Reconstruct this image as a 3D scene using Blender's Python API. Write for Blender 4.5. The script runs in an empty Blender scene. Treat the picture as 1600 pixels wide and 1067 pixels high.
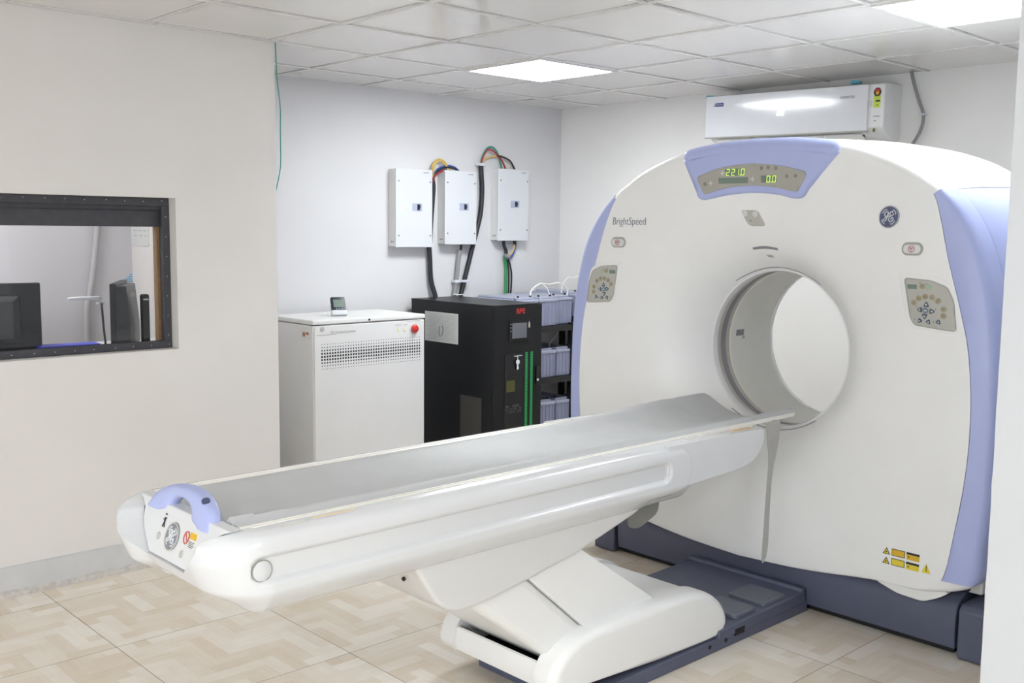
import bpy, bmesh, math, random
from math import sin, cos, pi, sqrt, hypot, radians, atan2
from mathutils import Vector, Matrix
from mathutils.geometry import delaunay_2d_cdt
random.seed(7)
SC = bpy.context.scene
COL = SC.collection

# ---------------------------------------------------------------- camera
CAMP = Vector((-2.589, -3.263, 1.552))
yaw, pit, rol = 0.75212, 0.10888, 0.0107
fw = Vector((sin(yaw)*cos(pit), cos(yaw)*cos(pit), -sin(pit)))
rt = Vector((cos(yaw), -sin(yaw), 0)); up = rt.cross(fw)
r2 = rt*cos(rol) + up*sin(rol); u2 = -rt*sin(rol) + up*cos(rol)
cd = bpy.data.cameras.new('camera'); cam = bpy.data.objects.new('camera', cd); COL.objects.link(cam)
cd.sensor_width = 36.0; cd.lens = 1616.8/1600*36; cd.clip_start = .05
M = Matrix((r2, u2, -fw)).transposed().to_4x4(); M.translation = CAMP
cam.matrix_world = M
SC.camera = cam
# ---------------------------------------------------------------- view, world
SC.view_settings.view_transform = 'Standard'; SC.view_settings.look = 'None'
SC.view_settings.gamma = 1; SC.view_settings.use_curve_mapping = False
SC.view_settings.exposure = 0.22
w = bpy.data.worlds.new('world'); SC.world = w; w.use_nodes = True
w.node_tree.nodes['Background'].inputs[0].default_value = (.90, .95, 1, 1)
w.node_tree.nodes['Background'].inputs[1].default_value = 3.5
LAMP = 36.0         # strength of the ceiling panels

# ---------------------------------------------------------------- materials
def lin(h):
    h = h.lstrip('#'); o = []
    for i in (0, 2, 4):
        c = int(h[i:i+2], 16)/255
        o.append(c/12.92 if c <= .04045 else ((c+.055)/1.055)**2.4)
    return (*o, 1)
MATS = {}
def mat(name, col, rough=.5, metal=0, var=.03, nscale=14, bump=0, bscale=120, spec=.5, emit=0, coat=0):
    if name in MATS: return MATS[name]
    m = bpy.data.materials.new(name); m.use_nodes = True; nt = m.node_tree; N = nt.nodes; L = nt.links
    b = N['Principled BSDF']; c = lin(col)
    b.inputs['Roughness'].default_value = rough; b.inputs['Metallic'].default_value = metal
    b.inputs['Specular IOR Level'].default_value = spec
    if coat: b.inputs['Coat Weight'].default_value = coat; b.inputs['Coat Roughness'].default_value = .1
    tc = N.new('ShaderNodeTexCoord'); nz = N.new('ShaderNodeTexNoise'); nz.inputs['Scale'].default_value = nscale
    nz.inputs['Detail'].default_value = 4; L.new(tc.outputs['Object'], nz.inputs['Vector'])
    rp = N.new('ShaderNodeValToRGB'); rp.color_ramp.elements[0].position = .3; rp.color_ramp.elements[1].position = .7
    rp.color_ramp.elements[0].color = tuple(max(0, x*(1-var)) for x in c[:3]) + (1,)
    rp.color_ramp.elements[1].color = tuple(min(1, x*(1+var)) for x in c[:3]) + (1,)
    L.new(nz.outputs['Fac'], rp.inputs['Fac']); L.new(rp.outputs['Color'], b.inputs['Base Color'])
    if bump:
        n2 = N.new('ShaderNodeTexNoise'); n2.inputs['Scale'].default_value = bscale; n2.inputs['Detail'].default_value = 3
        L.new(tc.outputs['Object'], n2.inputs['Vector'])
        bp = N.new('ShaderNodeBump'); bp.inputs['Strength'].default_value = bump; bp.inputs['Distance'].default_value = .004
        L.new(n2.outputs['Fac'], bp.inputs['Height']); L.new(bp.outputs['Normal'], b.inputs['Normal'])
    if emit:
        L.new(rp.outputs['Color'], b.inputs['Emission Color']); b.inputs['Emission Strength'].default_value = emit
    MATS[name] = m
    return m
def mat_glass(name):
    m = bpy.data.materials.new(name); m.use_nodes = True; nt = m.node_tree; N = nt.nodes; L = nt.links
    N.remove(N['Principled BSDF']); o = N['Material Output']
    t = N.new('ShaderNodeBsdfTransparent'); t.inputs[0].default_value = (.93, .94, .95, 1)
    g = N.new('ShaderNodeBsdfGlossy'); g.inputs['Roughness'].default_value = .03
    f = N.new('ShaderNodeFresnel'); f.inputs[0].default_value = 1.45
    x = N.new('ShaderNodeMixShader'); L.new(f.outputs[0], x.inputs[0]); L.new(t.outputs[0], x.inputs[1]); L.new(g.outputs[0], x.inputs[2])
    L.new(x.outputs[0], o.inputs[0]); return m
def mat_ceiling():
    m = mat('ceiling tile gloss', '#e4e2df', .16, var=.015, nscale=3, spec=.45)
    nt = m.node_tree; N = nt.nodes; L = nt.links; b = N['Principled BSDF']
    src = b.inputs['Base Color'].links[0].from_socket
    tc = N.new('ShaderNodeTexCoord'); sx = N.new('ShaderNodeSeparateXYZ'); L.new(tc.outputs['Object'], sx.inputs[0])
    lines = []  # dark line on one side of each T-bar: gap shadow put into the colour
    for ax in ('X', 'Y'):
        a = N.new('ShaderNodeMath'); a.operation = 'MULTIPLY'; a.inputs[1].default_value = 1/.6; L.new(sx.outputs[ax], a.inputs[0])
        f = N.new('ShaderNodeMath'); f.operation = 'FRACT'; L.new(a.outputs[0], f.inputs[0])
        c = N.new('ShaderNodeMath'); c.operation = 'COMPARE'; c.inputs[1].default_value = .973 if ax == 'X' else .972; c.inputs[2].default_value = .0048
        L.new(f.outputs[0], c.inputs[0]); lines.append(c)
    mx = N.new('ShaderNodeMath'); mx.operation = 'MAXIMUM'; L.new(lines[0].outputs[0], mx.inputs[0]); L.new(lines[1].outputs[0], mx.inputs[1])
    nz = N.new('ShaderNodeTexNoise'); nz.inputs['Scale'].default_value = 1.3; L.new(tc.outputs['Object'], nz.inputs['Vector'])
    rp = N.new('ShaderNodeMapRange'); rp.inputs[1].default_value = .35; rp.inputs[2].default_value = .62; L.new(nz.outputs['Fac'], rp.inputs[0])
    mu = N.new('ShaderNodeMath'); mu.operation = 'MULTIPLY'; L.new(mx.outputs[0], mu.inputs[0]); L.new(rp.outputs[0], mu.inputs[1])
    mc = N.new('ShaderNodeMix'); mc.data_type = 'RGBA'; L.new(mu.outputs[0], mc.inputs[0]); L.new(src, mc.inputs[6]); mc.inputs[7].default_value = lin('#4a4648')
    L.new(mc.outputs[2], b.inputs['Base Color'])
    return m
def mat_floor():
    m = bpy.data.materials.new('parquet print tile'); m.use_nodes = True; nt = m.node_tree; N = nt.nodes; L = nt.links
    b = N['Principled BSDF']; b.inputs['Roughness'].default_value = .38; b.inputs['Specular IOR Level'].default_value = .4
    at = N.new('ShaderNodeAttribute'); at.attribute_name = 'tone'
    tc = N.new('ShaderNodeTexCoord')
    uv = N.new('ShaderNodeUVMap'); mp = N.new('ShaderNodeMapping'); mp.inputs['Scale'].default_value = (5, 70, 1); L.new(uv.outputs[0], mp.inputs[0])
    nz = N.new('ShaderNodeTexNoise'); nz.inputs['Scale'].default_value = 1.0; nz.inputs['Detail'].default_value = 6; nz.inputs['Distortion'].default_value = .6
    L.new(mp.outputs[0], nz.inputs['Vector'])
    n2 = N.new('ShaderNodeTexNoise'); n2.inputs['Scale'].default_value = 9; n2.inputs['Detail'].default_value = 5; L.new(tc.outputs['Object'], n2.inputs['Vector'])
    a = N.new('ShaderNodeMath'); a.operation = 'MULTIPLY_ADD'; a.inputs[1].default_value = .38; L.new(nz.outputs['Fac'], a.inputs[0]); L.new(at.outputs['Fac'], a.inputs[2])
    a2 = N.new('ShaderNodeMath'); a2.operation = 'MULTIPLY_ADD'; a2.inputs[1].default_value = .42; L.new(n2.outputs['Fac'], a2.inputs[0]); L.new(a.outputs[0], a2.inputs[2])
    rp = N.new('ShaderNodeValToRGB'); e = rp.color_ramp.elements
    e[0].position = .25; e[0].color = lin('#d8c8b2'); e[1].position = 1.0; e[1].color = lin('#efece4')
    k = e.new(.5); k.color = lin('#e0d5c5'); k = e.new(.75); k.color = lin('#e8e0d4')
    L.new(a2.outputs[0], rp.inputs['Fac']); L.new(rp.outputs['Color'], b.inputs['Base Color'])
    return m

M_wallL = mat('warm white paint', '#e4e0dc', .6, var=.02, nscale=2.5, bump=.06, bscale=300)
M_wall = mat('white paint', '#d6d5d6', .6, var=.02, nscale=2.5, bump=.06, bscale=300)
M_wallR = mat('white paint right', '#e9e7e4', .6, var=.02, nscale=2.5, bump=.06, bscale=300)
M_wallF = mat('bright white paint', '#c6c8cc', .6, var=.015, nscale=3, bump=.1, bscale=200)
M_wallC = mat('control room paint', '#cfcdd0', .6, var=.02, nscale=2.5)
M_base = mat('grey skirting paint', '#cfcfd0', .5, var=.05, nscale=8)
M_plaster = mat('rough plaster', '#c3bdb7', .8, var=.15, nscale=40, bump=.6, bscale=60)
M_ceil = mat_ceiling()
M_tbar = mat('ceiling grid white', '#dddbd8', .35)
M_floor = mat_floor()
M_grout = mat('grout', '#8d7b6a', .8)
M_white = mat('gloss white plastic', '#dedee0', .22, var=.012, nscale=4, coat=.3)
M_table = mat('table gloss plastic', '#d9dadc', .24, var=.012, nscale=4, coat=.25)
M_lift = mat('lift cover plastic', '#dbdad9', .34, var=.015, nscale=5)
M_white2 = mat('satin white plastic', '#f0f0ef', .34, var=.015, nscale=5)
M_matwhite = mat('liner white', '#dcdbd6', .4, var=.015)
M_blue = mat('periwinkle plastic', '#afb8e4', .36, var=.02, nscale=6)
M_slate = mat('slate blue plastic', '#575b70', .48, var=.05, nscale=9)
M_slate2 = mat('slate blue pad', '#676b78', .5, var=.05, nscale=20)
M_dark = mat('dark void plastic', '#15161a', .6)
M_black = mat('black powder coat', '#0f1013', .38, var=.06, nscale=30, bump=.05, bscale=600, spec=.35)
M_blackgloss = mat('black gloss', '#131416', .12)
M_panelgrey = mat('display grey', '#a8a69d', .3)
M_padgrey = mat('keypad grey', '#b7b6af', .4)
M_btn_y = mat('keypad ochre', '#a89c7c', .45)
M_btn_b = mat('keypad slate', '#76848d', .45)
M_btn_bd = mat('keypad slate dark', '#4d5f6c', .45)
M_btn_g = mat('keypad green', '#9fbf9c', .45)
M_lcd = mat('lcd grey green', '#78877c', .25)
M_digit = mat('green led digit', '#c4e060', .4, emit=.85)
M_legend = mat('pale legend', '#d4d3cf', .5)
M_legend2 = mat('dim legend', '#86847c', .5)
M_ink = mat('slate ink', '#4b5070', .5)
M_inkgrey = mat('grey ink', '#9a9a9c', .5)
M_navy = mat('emblem navy', '#565d7c', .35)
M_chrome = mat('brushed chrome', '#c9cbd0', .25, metal=.9)
M_silver = mat('silver print', '#dfe0e4', .3)
M_red = mat('red plastic', '#c9342f', .35)
M_redink = mat('red ink', '#c2625f', .5)
M_redled = mat('red lettering', '#c0312c', .4, emit=.15)
M_yellow = mat('yellow label', '#e2cf3c', .5)
M_orange = mat('amber label', '#dcb02c', .5)
M_blk = mat('black ink', '#2a2624', .5)
M_vinyl = mat('grey vinyl cushion', '#c0c1c2', .5, var=.03, nscale=10, bump=.05, bscale=25, spec=.35)
M_ivory = mat('ivory rail', '#f3f0e9', .3)
M_strap = mat('grey webbing', '#b7b6b2', .7, var=.06, nscale=60, bump=.3, bscale=400)
M_flap = mat('grey rubber flap', '#7b7b75', .5)
M_tan = mat('scan window tan', '#b9b2aa', .3)
M_scan = mat('scan window dark', '#85838a', .25)
M_cab = mat('cabinet enamel', '#dedddb', .4, var=.015, nscale=4)
M_cabside = mat('cabinet enamel', '#dedddb')
M_box = mat('box enamel', '#d3d5d9', .35, var=.012, nscale=4)
M_switch = mat('switch blue grey', '#a9b0c4', .4)
M_toggle = mat('toggle navy', '#23263a', .4)
M_screw = mat('screw steel', '#8d8f93', .3, metal=.7)
M_cable = mat('black cable', '#222228', .45)
M_cgrey = mat('grey conduit', '#8f8f8f', .5)
M_cgrey2 = mat('light grey conduit', '#b4b2b2', .5)
M_cred = mat('red wire', '#9d2c35', .45)
M_cblue = mat('blue wire', '#3954a6', .45)
M_cyel = mat('yellow wire', '#cfb163', .45)
M_cteal = mat('teal wire', '#2f8f7d', .45)
M_cgreen = mat('green wire', '#2f9150', .45)
M_cwhite = mat('white wire', '#e6e5de', .45)
M_clip = mat('cable clip', '#d2d4dc', .5)
M_batt = mat('battery grey', '#8d91a8', .45, var=.03)
M_batt2 = mat('battery lid', '#a3a7b9', .4, var=.03)
M_rack = mat('black rack steel', '#141416', .4)
M_paper = mat('white paper', '#d9d9d6', .7)
M_frame = mat('charcoal painted wood', '#45444a', .55, var=.12, nscale=25, bump=.1, bscale=80)
M_wood = mat('bare wood', '#8d6f4d', .6, var=.15, nscale=30)
M_ac = mat('ac gloss white', '#e3e4e8', .12, var=.008, coat=.5)
M_ac2 = mat('ac white', '#e6e5e4', .35)
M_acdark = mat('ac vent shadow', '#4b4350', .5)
M_purple = mat('logo purple', '#3b2f8c', .4)
M_led = mat('white led', '#ffffff', .4, emit=2.5)
M_lime = mat('lime sticker', '#c3d94c', .5)
M_mon = mat('monitor black', '#26272b', .4)
M_mon2 = mat('monitor dark grey', '#3d3e42', .4)
M_bluebox = mat('blue cover', '#5a5fc8', .5)
M_lamp = mat('led panel', '#f6fbff', .5, emit=LAMP)
M_glass = mat_glass('window glass')
M_tape = mat('cyan tape', '#5fb0c4', .5)
M_greenled = mat('green strip', '#1f8a4a', .4, emit=.12)
M_cyanpaper = mat('blue striped paper', '#6aa9d8', .6)
M_grime = mat('scuffed plaster', '#a79f98', .8, var=.2, nscale=60)

# ---------------------------------------------------------------- object helpers
def tag(o, label=None, cat=None, group=None, kind=None):
    if label: o['label'] = label
    if cat: o['category'] = cat
    if group: o['group'] = group
    if kind: o['kind'] = kind
    return o
def thing(name, loc, label, cat, group=None):
    o = bpy.data.objects.new(name, None); o.empty_display_size = .1; COL.objects.link(o); o.location = loc
    return tag(o, label, cat, group)
def rootloc(p):
    while p.parent: p = p.parent
    return Vector(p.location)
class MB:
    def __init__(s): s.v = []; s.f = []; s.tones = None
    def add(s, vs, fs):
        n = len(s.v); s.v += [Vector(q) for q in vs]; s.f += [tuple(i+n for i in f) for f in fs]; return s
    def box(s, x0, x1, y0, y1, z0, z1):
        vs = [(x, y, z) for x in (x0, x1) for y in (y0, y1) for z in (z0, z1)]
        return s.add(vs, [(0,1,3,2),(4,6,7,5),(0,4,5,1),(2,3,7,6),(0,2,6,4),(1,5,7,3)])
    def prism(s, pts, m0, m1):
        n = len(pts); vs = [m0(*p) for p in pts] + [m1(*p) for p in pts]
        fs = [tuple(range(n))[::-1], tuple(range(n, 2*n))] + [(i, (i+1) % n, n+(i+1) % n, n+i) for i in range(n)]
        return s.add(vs, fs)
    def prismY(s, pts, y0, y1): return s.prism(pts, lambda a, b: (a, y0, b), lambda a, b: (a, y1, b))
    def prismX(s, pts, x0, x1): return s.prism(pts, lambda a, b: (x0, a, b), lambda a, b: (x1, a, b))
    def prismZ(s, pts, z0, z1): return s.prism(pts, lambda a, b: (a, b, z0), lambda a, b: (a, b, z1))
    def loft(s, rings, closed=True, cap0=False, cap1=False):
        n = len(rings[0]); k = len(s.v)
        for r in rings: s.v += [Vector(q) for q in r]
        m = n if closed else n-1
        for a in range(len(rings)-1):
            for i in range(m):
                j = (i+1) % n; s.f.append((k+a*n+i, k+a*n+j, k+(a+1)*n+j, k+(a+1)*n+i))
        if cap0: s.f.append(tuple(k+i for i in range(n))[::-1])
        if cap1: s.f.append(tuple(k+(len(rings)-1)*n+i for i in range(n)))
        return s
    def tube(s, path, r, n=8, cap=True):
        P = [Vector(p) for p in path]; rings = []; t0 = (P[1]-P[0]).normalized()
        a = Vector((0, 0, 1)) if abs(t0.z) < .9 else Vector((1, 0, 0)); nrm = (a - a.dot(t0)*t0).normalized()
        for i, p in enumerate(P):
            t = (P[min(i+1, len(P)-1)] - P[max(i-1, 0)]).normalized()
            nrm = (nrm - nrm.dot(t)*t).normalized(); bi = t.cross(nrm)
            rr = r[i] if isinstance(r, (list, tuple)) else r
            rings.append([p + rr*(cos(2*pi*k/n)*nrm + sin(2*pi*k/n)*bi) for k in range(n)])
        return s.loft(rings, True, cap, cap)
    def cyl(s, c, axis, r, h, n=20, r1=None):
        c = Vector(c); ax = Vector(axis).normalized(); r1 = r if r1 is None else r1
        return s.tube([c, c+ax*h], [r, r1], n)
    def build(s, name, m, parent=None, smooth=35, bevel=0, seg=3, weld=True, loc=None):
        me = bpy.data.meshes.new(name); off = rootloc(parent) if parent else Vector(loc or (0, 0, 0))
        me.from_pydata([tuple(v-off) for v in s.v], [], s.f); me.update()
        if weld:
            b = bmesh.new(); b.from_mesh(me); bmesh.ops.remove_doubles(b, verts=b.verts, dist=1e-5)
            bmesh.ops.recalc_face_normals(b, faces=b.faces); b.to_mesh(me); b.free()
        me.materials.append(m)
        if smooth is not None: me.shade_smooth(); me.set_sharp_from_angle(angle=radians(smooth))
        o = bpy.data.objects.new(name, me); COL.objects.link(o); o.parent = parent
        if loc: o.location = loc
        if bevel:
            md = o.modifiers.new('bevel', 'BEVEL'); md.width = bevel; md.segments = seg; md.limit_method = 'ANGLE'; md.angle_limit = radians(35)
            md.harden_normals = False
        return o
def cat(pts, seg=8, closed=False):
    """Catmull-Rom through tuples"""
    P = [Vector(p) for p in pts]; n = len(P); out = []
    rng = range(n) if closed else range(n-1)
    for i in rng:
        g = (lambda k: P[k % n]) if closed else (lambda k: P[max(0, min(n-1, k))])
        a, b, c, d = g(i-1), g(i), g(i+1), g(i+2)
        for k in range(seg):
            t = k/seg
            out.append(.5*((2*b)+(c-a)*t+(2*a-5*b+4*c-d)*t*t+(3*b-a-3*c+d)*t**3))
    if not closed: out.append(P[-1])
    return out
def rrect(a0, a1, b0, b1, r, n=6, rs=None):
    out = []; rs = rs or (r, r, r, r)
    for (cx, cy, q), rr in zip(((a1, b1, 0), (a0, b1, 1), (a0, b0, 2), (a1, b0, 3)), rs):
        sx = -1 if q in (0, 3) else 1; sy = -1 if q in (0, 1) else 1
        for k in range(n+1):
            t = q*pi/2 + k/n*pi/2
            out.append((cx+sx*rr+rr*cos(t), cy+sy*rr+rr*sin(t)))
    return out
def disc(cx, cy, r, n=20, ry=None): return [(cx+r*cos(2*pi*k/n), cy+(ry or r)*sin(2*pi*k/n)) for k in range(n)]
def rpoly(pts, r, n=5):
    """polygon with rounded corners"""
    P = [Vector(p) for p in pts]; out = []; m = len(P)
    for i in range(m):
        a, b, c = P[i-1], P[i], P[(i+1) % m]
        u = (a-b); v = (c-b); rr = min(r, u.length*.45, v.length*.45); p0 = b+u.normalized()*rr; p1 = b+v.normalized()*rr
        for k in range(n+1):
            t = k/n; q = (1-t)**2*p0 + 2*t*(1-t)*b + t*t*p1; out.append((q.x, q.y))
    return out
def inpoly(p, poly):
    c = False; n = len(poly); x, y = p
    for i in range(n):
        (x0, y0), (x1, y1) = poly[i-1], poly[i]
        if (y0 > y) != (y1 > y) and x < (x1-x0)*(y-y0)/(y1-y0)+x0: c = not c
    return c
def dpoly(p, poly):
    best = 9; q = Vector(p)
    for i in range(len(poly)):
        a = Vector(poly[i-1]); b = Vector(poly[i]); d = b-a; L = d.length_squared
        t = max(0, min(1, (q-a).dot(d)/L)) if L else 0
        best = min(best, (a+d*t-q).length)
    return best
def patch(mb, poly, fn, lift=.002, er=.001, step=None, embed=.004):
    """raised plate with outline poly on a surface; fn(a, b, h) gives a world point h above the surface"""
    pts = [Vector(p) for p in poly]; n = len(pts); edges = [(i, (i+1) % n) for i in range(n)]
    xs = [p[0] for p in poly]; ys = [p[1] for p in poly]; ins = []
    ar = sum(poly[i-1][0]*poly[i][1]-poly[i][0]*poly[i-1][1] for i in range(n)); sg = 1 if ar > 0 else -1
    for f in (.35, 1.0):
        for i in range(n):
            d = (pts[(i+1) % n]-pts[i-1]); d = Vector((-d.y, d.x))*sg
            if d.length: 
                q = pts[i] + d.normalized()*er*f
                if inpoly(q, poly) and dpoly(q, poly) > er*f*.8: ins.append(q)
    if step:
        x = min(xs)+step/2
        while x < max(xs):
            y = min(ys)+step/2
            while y < max(ys):
                if inpoly((x, y), poly) and dpoly((x, y), poly) > er*1.15: ins.append(Vector((x, y)))
                y += step
            x += step
    vs, _, fs, *_ = delaunay_2d_cdt(pts+ins, edges, [], 1, 1e-7)
    W = []
    for v in vs:
        d = dpoly(v, poly); t = min(1, d/er); W.append(fn(v.x, v.y, lift*(.35+.65*sqrt(max(0, 1-(1-t)**2)))))
    mb.add(W, [tuple(f) for f in fs])
    mb.loft([[fn(p[0], p[1], lift*.35) for p in poly], [fn(p[0], p[1], -embed) for p in poly]])
    return mb
def text_mesh(name, s, size, fn_origin, right, upv, m, parent, align='CENTER', extrude=.0006, shear=0, scx=1, thin=0):
    cu = bpy.data.curves.new('t', 'FONT'); cu.body = s; cu.size = size; cu.extrude = extrude; cu.align_x = align; cu.align_y = 'CENTER'; cu.shear = shear
    cu.resolution_u = 3; cu.offset = thin
    to = bpy.data.objects.new('t', cu); COL.objects.link(to)
    dg = bpy.context.evaluated_depsgraph_get(); dg.update()
    me = bpy.data.meshes.new_from_object(to.evaluated_get(dg)); bpy.data.objects.remove(to); bpy.data.curves.remove(cu)
    R = Vector(right).normalized(); U = Vector(upv).normalized(); Nn = R.cross(U); off = rootloc(parent) if parent else Vector((0,0,0))
    for v in me.vertices:
        a, b, c = v.co
        p = fn_origin(a*scx, b) if callable(fn_origin) else Vector(fn_origin)+R*a*scx+U*b
        v.co = p + Nn*(c+extrude) - off
    me.name = name; me.materials.clear(); me.materials.append(m)
    o = bpy.data.objects.new(name, me); COL.objects.link(o); o.parent = parent
    return o
SEG = {'0': 'abcdef', '1': 'bc', '2': 'abged', '3': 'abgcd', '4': 'fgbc', '5': 'afgcd', '6': 'afgedc', '7': 'abc', '8': 'abcdefg', '9': 'abcfgd'}
def sevenseg(mb, ch, x, y, wd, ht, fn, t, sl=.12):
    """one seven-segment numeral; x to the right, y up; fn(a, b, h)"""
    def q(a, b): return (x+a+sl*b, y+b)
    g = t*.15
    S = {'a': [(g, ht), (wd-g, ht), (wd-t, ht-t), (t, ht-t)], 'd': [(g, 0), (wd-g, 0), (wd-t, t), (t, t)],
         'g': [(t*.6, ht/2), (t, ht/2+t/2), (wd-t, ht/2+t/2), (wd-t*.6, ht/2), (wd-t, ht/2-t/2), (t, ht/2-t/2)],
         'f': [(0, ht-g), (t, ht-t-g), (t, ht/2+t/2), (0, ht/2+g)], 'b': [(wd, ht-g), (wd-t, ht-t-g), (wd-t, ht/2+t/2), (wd, ht/2+g)],
         'e': [(0, g), (t, t+g), (t, ht/2-t/2), (0, ht/2-g)], 'c': [(wd, g), (wd-t, t+g), (wd-t, ht/2-t/2), (wd, ht/2-g)]}
    for k in SEG[ch]:
        pts = [q(*p) for p in S[k]]
        mb.prism(pts, lambda a, b: fn(a, b, .0003), lambda a, b: fn(a, b, .0012))
def children(o): return [c for c in bpy.data.objects if c.parent == o]
def copy_tree(o, parent=None):
    c = o.copy(); COL.objects.link(c); c.parent = parent
    for ch in children(o): copy_tree(ch, c)
    return c
def cable(name, pts, r, m, label, group=None, catg='cable', seg=8, smooth=True):
    p = cat(pts, seg) if smooth else [Vector(q) for q in pts]
    b = Vector(pts[0])
    o = MB().tube(p, r, 10).build(name, m, None, 60, loc=tuple(b))
    return tag(o, label, catg, group)
def sbox(name, x0, x1, y0, y1, z0, z1, m, kind='structure', bevel=0):
    o = MB().box(x0, x1, y0, y1, z0, z1).build(name, m, None, None, bevel=bevel); tag(o, kind=kind); return o

# ================================================================ SETTING
H = 2.42; WL = 1.22; WB = 2.17; WR = 2.97
# floor: printed herringbone tiles
def build_floor():
    T = .613; n = 4; w_ = T/11; X0 = -1.137-T*7; Y0 = .408-T*10
    mb = MB(); tones = []; uvs = []
    rnd = {}
    for i in range(18):
        for j in range(15):
            ox, oy = X0+i*T, Y0+j*T
            g = .0012
            seen = set(); rr = random.Random((i*31+j*17) % 5)
            planks = {}
            for cx in range(11):
                for cy in range(11):
                    k = (cx-cy) % (2*n)
                    if k < n: key = ('h', cx-k, cy)
                    else: key = ('v', cx, cy-(2*n-1-k))
                    planks.setdefault(key, []).append((cx, cy))
            for key, cells in planks.items():
                a0 = min(c[0] for c in cells)*w_; a1 = (max(c[0] for c in cells)+1)*w_
                b0 = min(c[1] for c in cells)*w_; b1 = (max(c[1] for c in cells)+1)*w_
                a0 = max(a0, g); b0 = max(b0, g); a1 = min(a1, T-g); b1 = min(b1, T-g)
                q = random.Random(hash((key[1]*7+key[2]*131+(1000 if key[0] == 'v' else 0)+((i+2*j) % 3)*977)))
                t = q.random()*.46-.06
                mb.add([(ox+a0, oy+b0, 0), (ox+a1, oy+b0, 0), (ox+a1, oy+b1, 0), (ox+a0, oy+b1, 0)], [(0, 1, 2, 3)])
                tones.append(t); u0, v0 = q.random()*9, q.random()*9
                if key[0] == 'h': uvs.append([(u0+a0, v0+b0), (u0+a1, v0+b0), (u0+a1, v0+b1), (u0+a0, v0+b1)])
                else: uvs.append([(u0+b0, v0+a0), (u0+b0, v0+a1), (u0+b1, v0+a1), (u0+b1, v0+a0)])
    o = mb.build('floor', M_floor, None, None, weld=False); me = o.data
    at = me.attributes.new('tone', 'FLOAT', 'FACE')
    for i, t in enumerate(tones): at.data[i].value = t
    ul = me.uv_layers.new(name='UVMap')
    for p in me.polygons:
        for k, li in enumerate(p.loop_indices): ul.data[li].uv = uvs[p.index][k]
    # grout bed and slab under the tiles, same object
    me.materials.append(M_grout); b = bmesh.new(); b.from_mesh(me)
    vs = [b.verts.new(c) for c in ((-6, -6, -.0015), (4.4, -6, -.0015), (4.4, 3.2, -.0015), (-6, 3.2, -.0015))]
    f = b.faces.new(vs); f.material_index = 1; b.to_mesh(me); b.free()
    tag(o, kind='structure')
build_floor()
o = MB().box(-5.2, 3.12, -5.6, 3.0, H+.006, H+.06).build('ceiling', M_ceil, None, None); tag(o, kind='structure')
g = MB()
for i in range(-8, 6):
    g.box(i*.6-.0115, i*.6+.0115, -5.6, WB, H, H+.008)
for j in range(-9, 4):
    g.box(-5.2, WR, j*.6-.0115 + .0, j*.6+.0115, H+.0005, H+.0075)
tag(g.build('trim_1', M_tbar, None, None), kind='structure')
# left wall with window opening
WX0, WX1, WZ0, WZ1 = -1.95, -.485, .987, 1.672
lw = MB()
lw.box(-5.2, WX0, WL, WL+.15, 0, H+.006); lw.box(WX1, 0.03, WL, WL+.15, 0, H+.006)
lw.box(WX0, WX1, WL, WL+.15, 0, WZ0); lw.box(WX0, WX1, WL, WL+.15, WZ1, H+.006)
lw.box(-.07, .03, WL+.15, WB+.1, 0, H+.006)
tag(lw.build('wall_left', M_wallL, None, None), kind='structure')
sbox('wall_back', .03, WR+.12, WB, WB+.1, 0, H+.006, M_wall)
sbox('wall_right', WR, WR+.12, -5.6, WB, 0, H+.006, M_wallR)
# foreground wall with chipped plaster edge
def fg_wall():
    mb = MB(); ed = []; z = 0
    while z < H: ed.append(z); z += .045
    ed.append(H+.006); rr = random.Random(3)
    e = [(-.05+(.006*rr.random() if zz < 1.1 else .002*rr.random()), zz) for zz in ed]
    front = [(x, -2.4, zz) for x, zz in e]; back = [(x+.004, -2.26, zz) for x, zz in e]
    mb.loft([[(WR, -2.4, zz) for zz in ed], front, back, [(WR, -2.26, zz) for zz in ed]], closed=False)
    tag(mb.build('wall_front', M_wallF, None, 30), kind='structure')
fg_wall()
# walls behind the viewpoint; two unseen openings added to let in fill daylight
wb = MB(); wb.box(-5.2, -4.7, -5.6, -5.5, 0, H+.006); wb.box(-3.5, 3.1, -5.6, -5.5, 0, H+.006); wb.box(-4.7, -3.5, -5.6, -5.5, 0, .35); wb.box(-4.7, -3.5, -5.6, -5.5, 2.2, H+.006)
tag(wb.build('wall_behind', M_wallF, None, None), kind='structure')
wb = MB(); wb.box(-5.2, -5.1, -5.5, -4.7, 0, H+.006); wb.box(-5.2, -5.1, -.5, 1.22, 0, H+.006); wb.box(-5.2, -5.1, -4.7, -.5, 0, .35); wb.box(-5.2, -5.1, -4.7, -.5, 2.2, H+.006)
tag(wb.build('wall_side', M_wallL, None, None), kind='structure')
# skirting
bb = MB().box(-5.1, .04, WL-.014, WL, .022, .126)
bb.box(-5.1, .04, WL-.012, WL, .126, .130)
tag(bb.build('baseboard_left', M_base, None, None, bevel=.002), kind='structure')
# crumbled plaster bead under the skirting
pm = MB(); rr = random.Random(5); rings = []
N = 150
for i in range(N+1):
    x = -3.2+3.2*i/N; d = .022+.012*rr.random(); h = .022+.012*rr.random()
    rings.append([(x, WL, 0), (x, WL-d, 0), (x, WL-d*.8, h*.5), (x, WL-.014, h), (x, WL, h)])
pm.loft(rings, True, True, True)
tag(pm.build('trim_2', M_plaster, None, 60), kind='structure')
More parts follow.
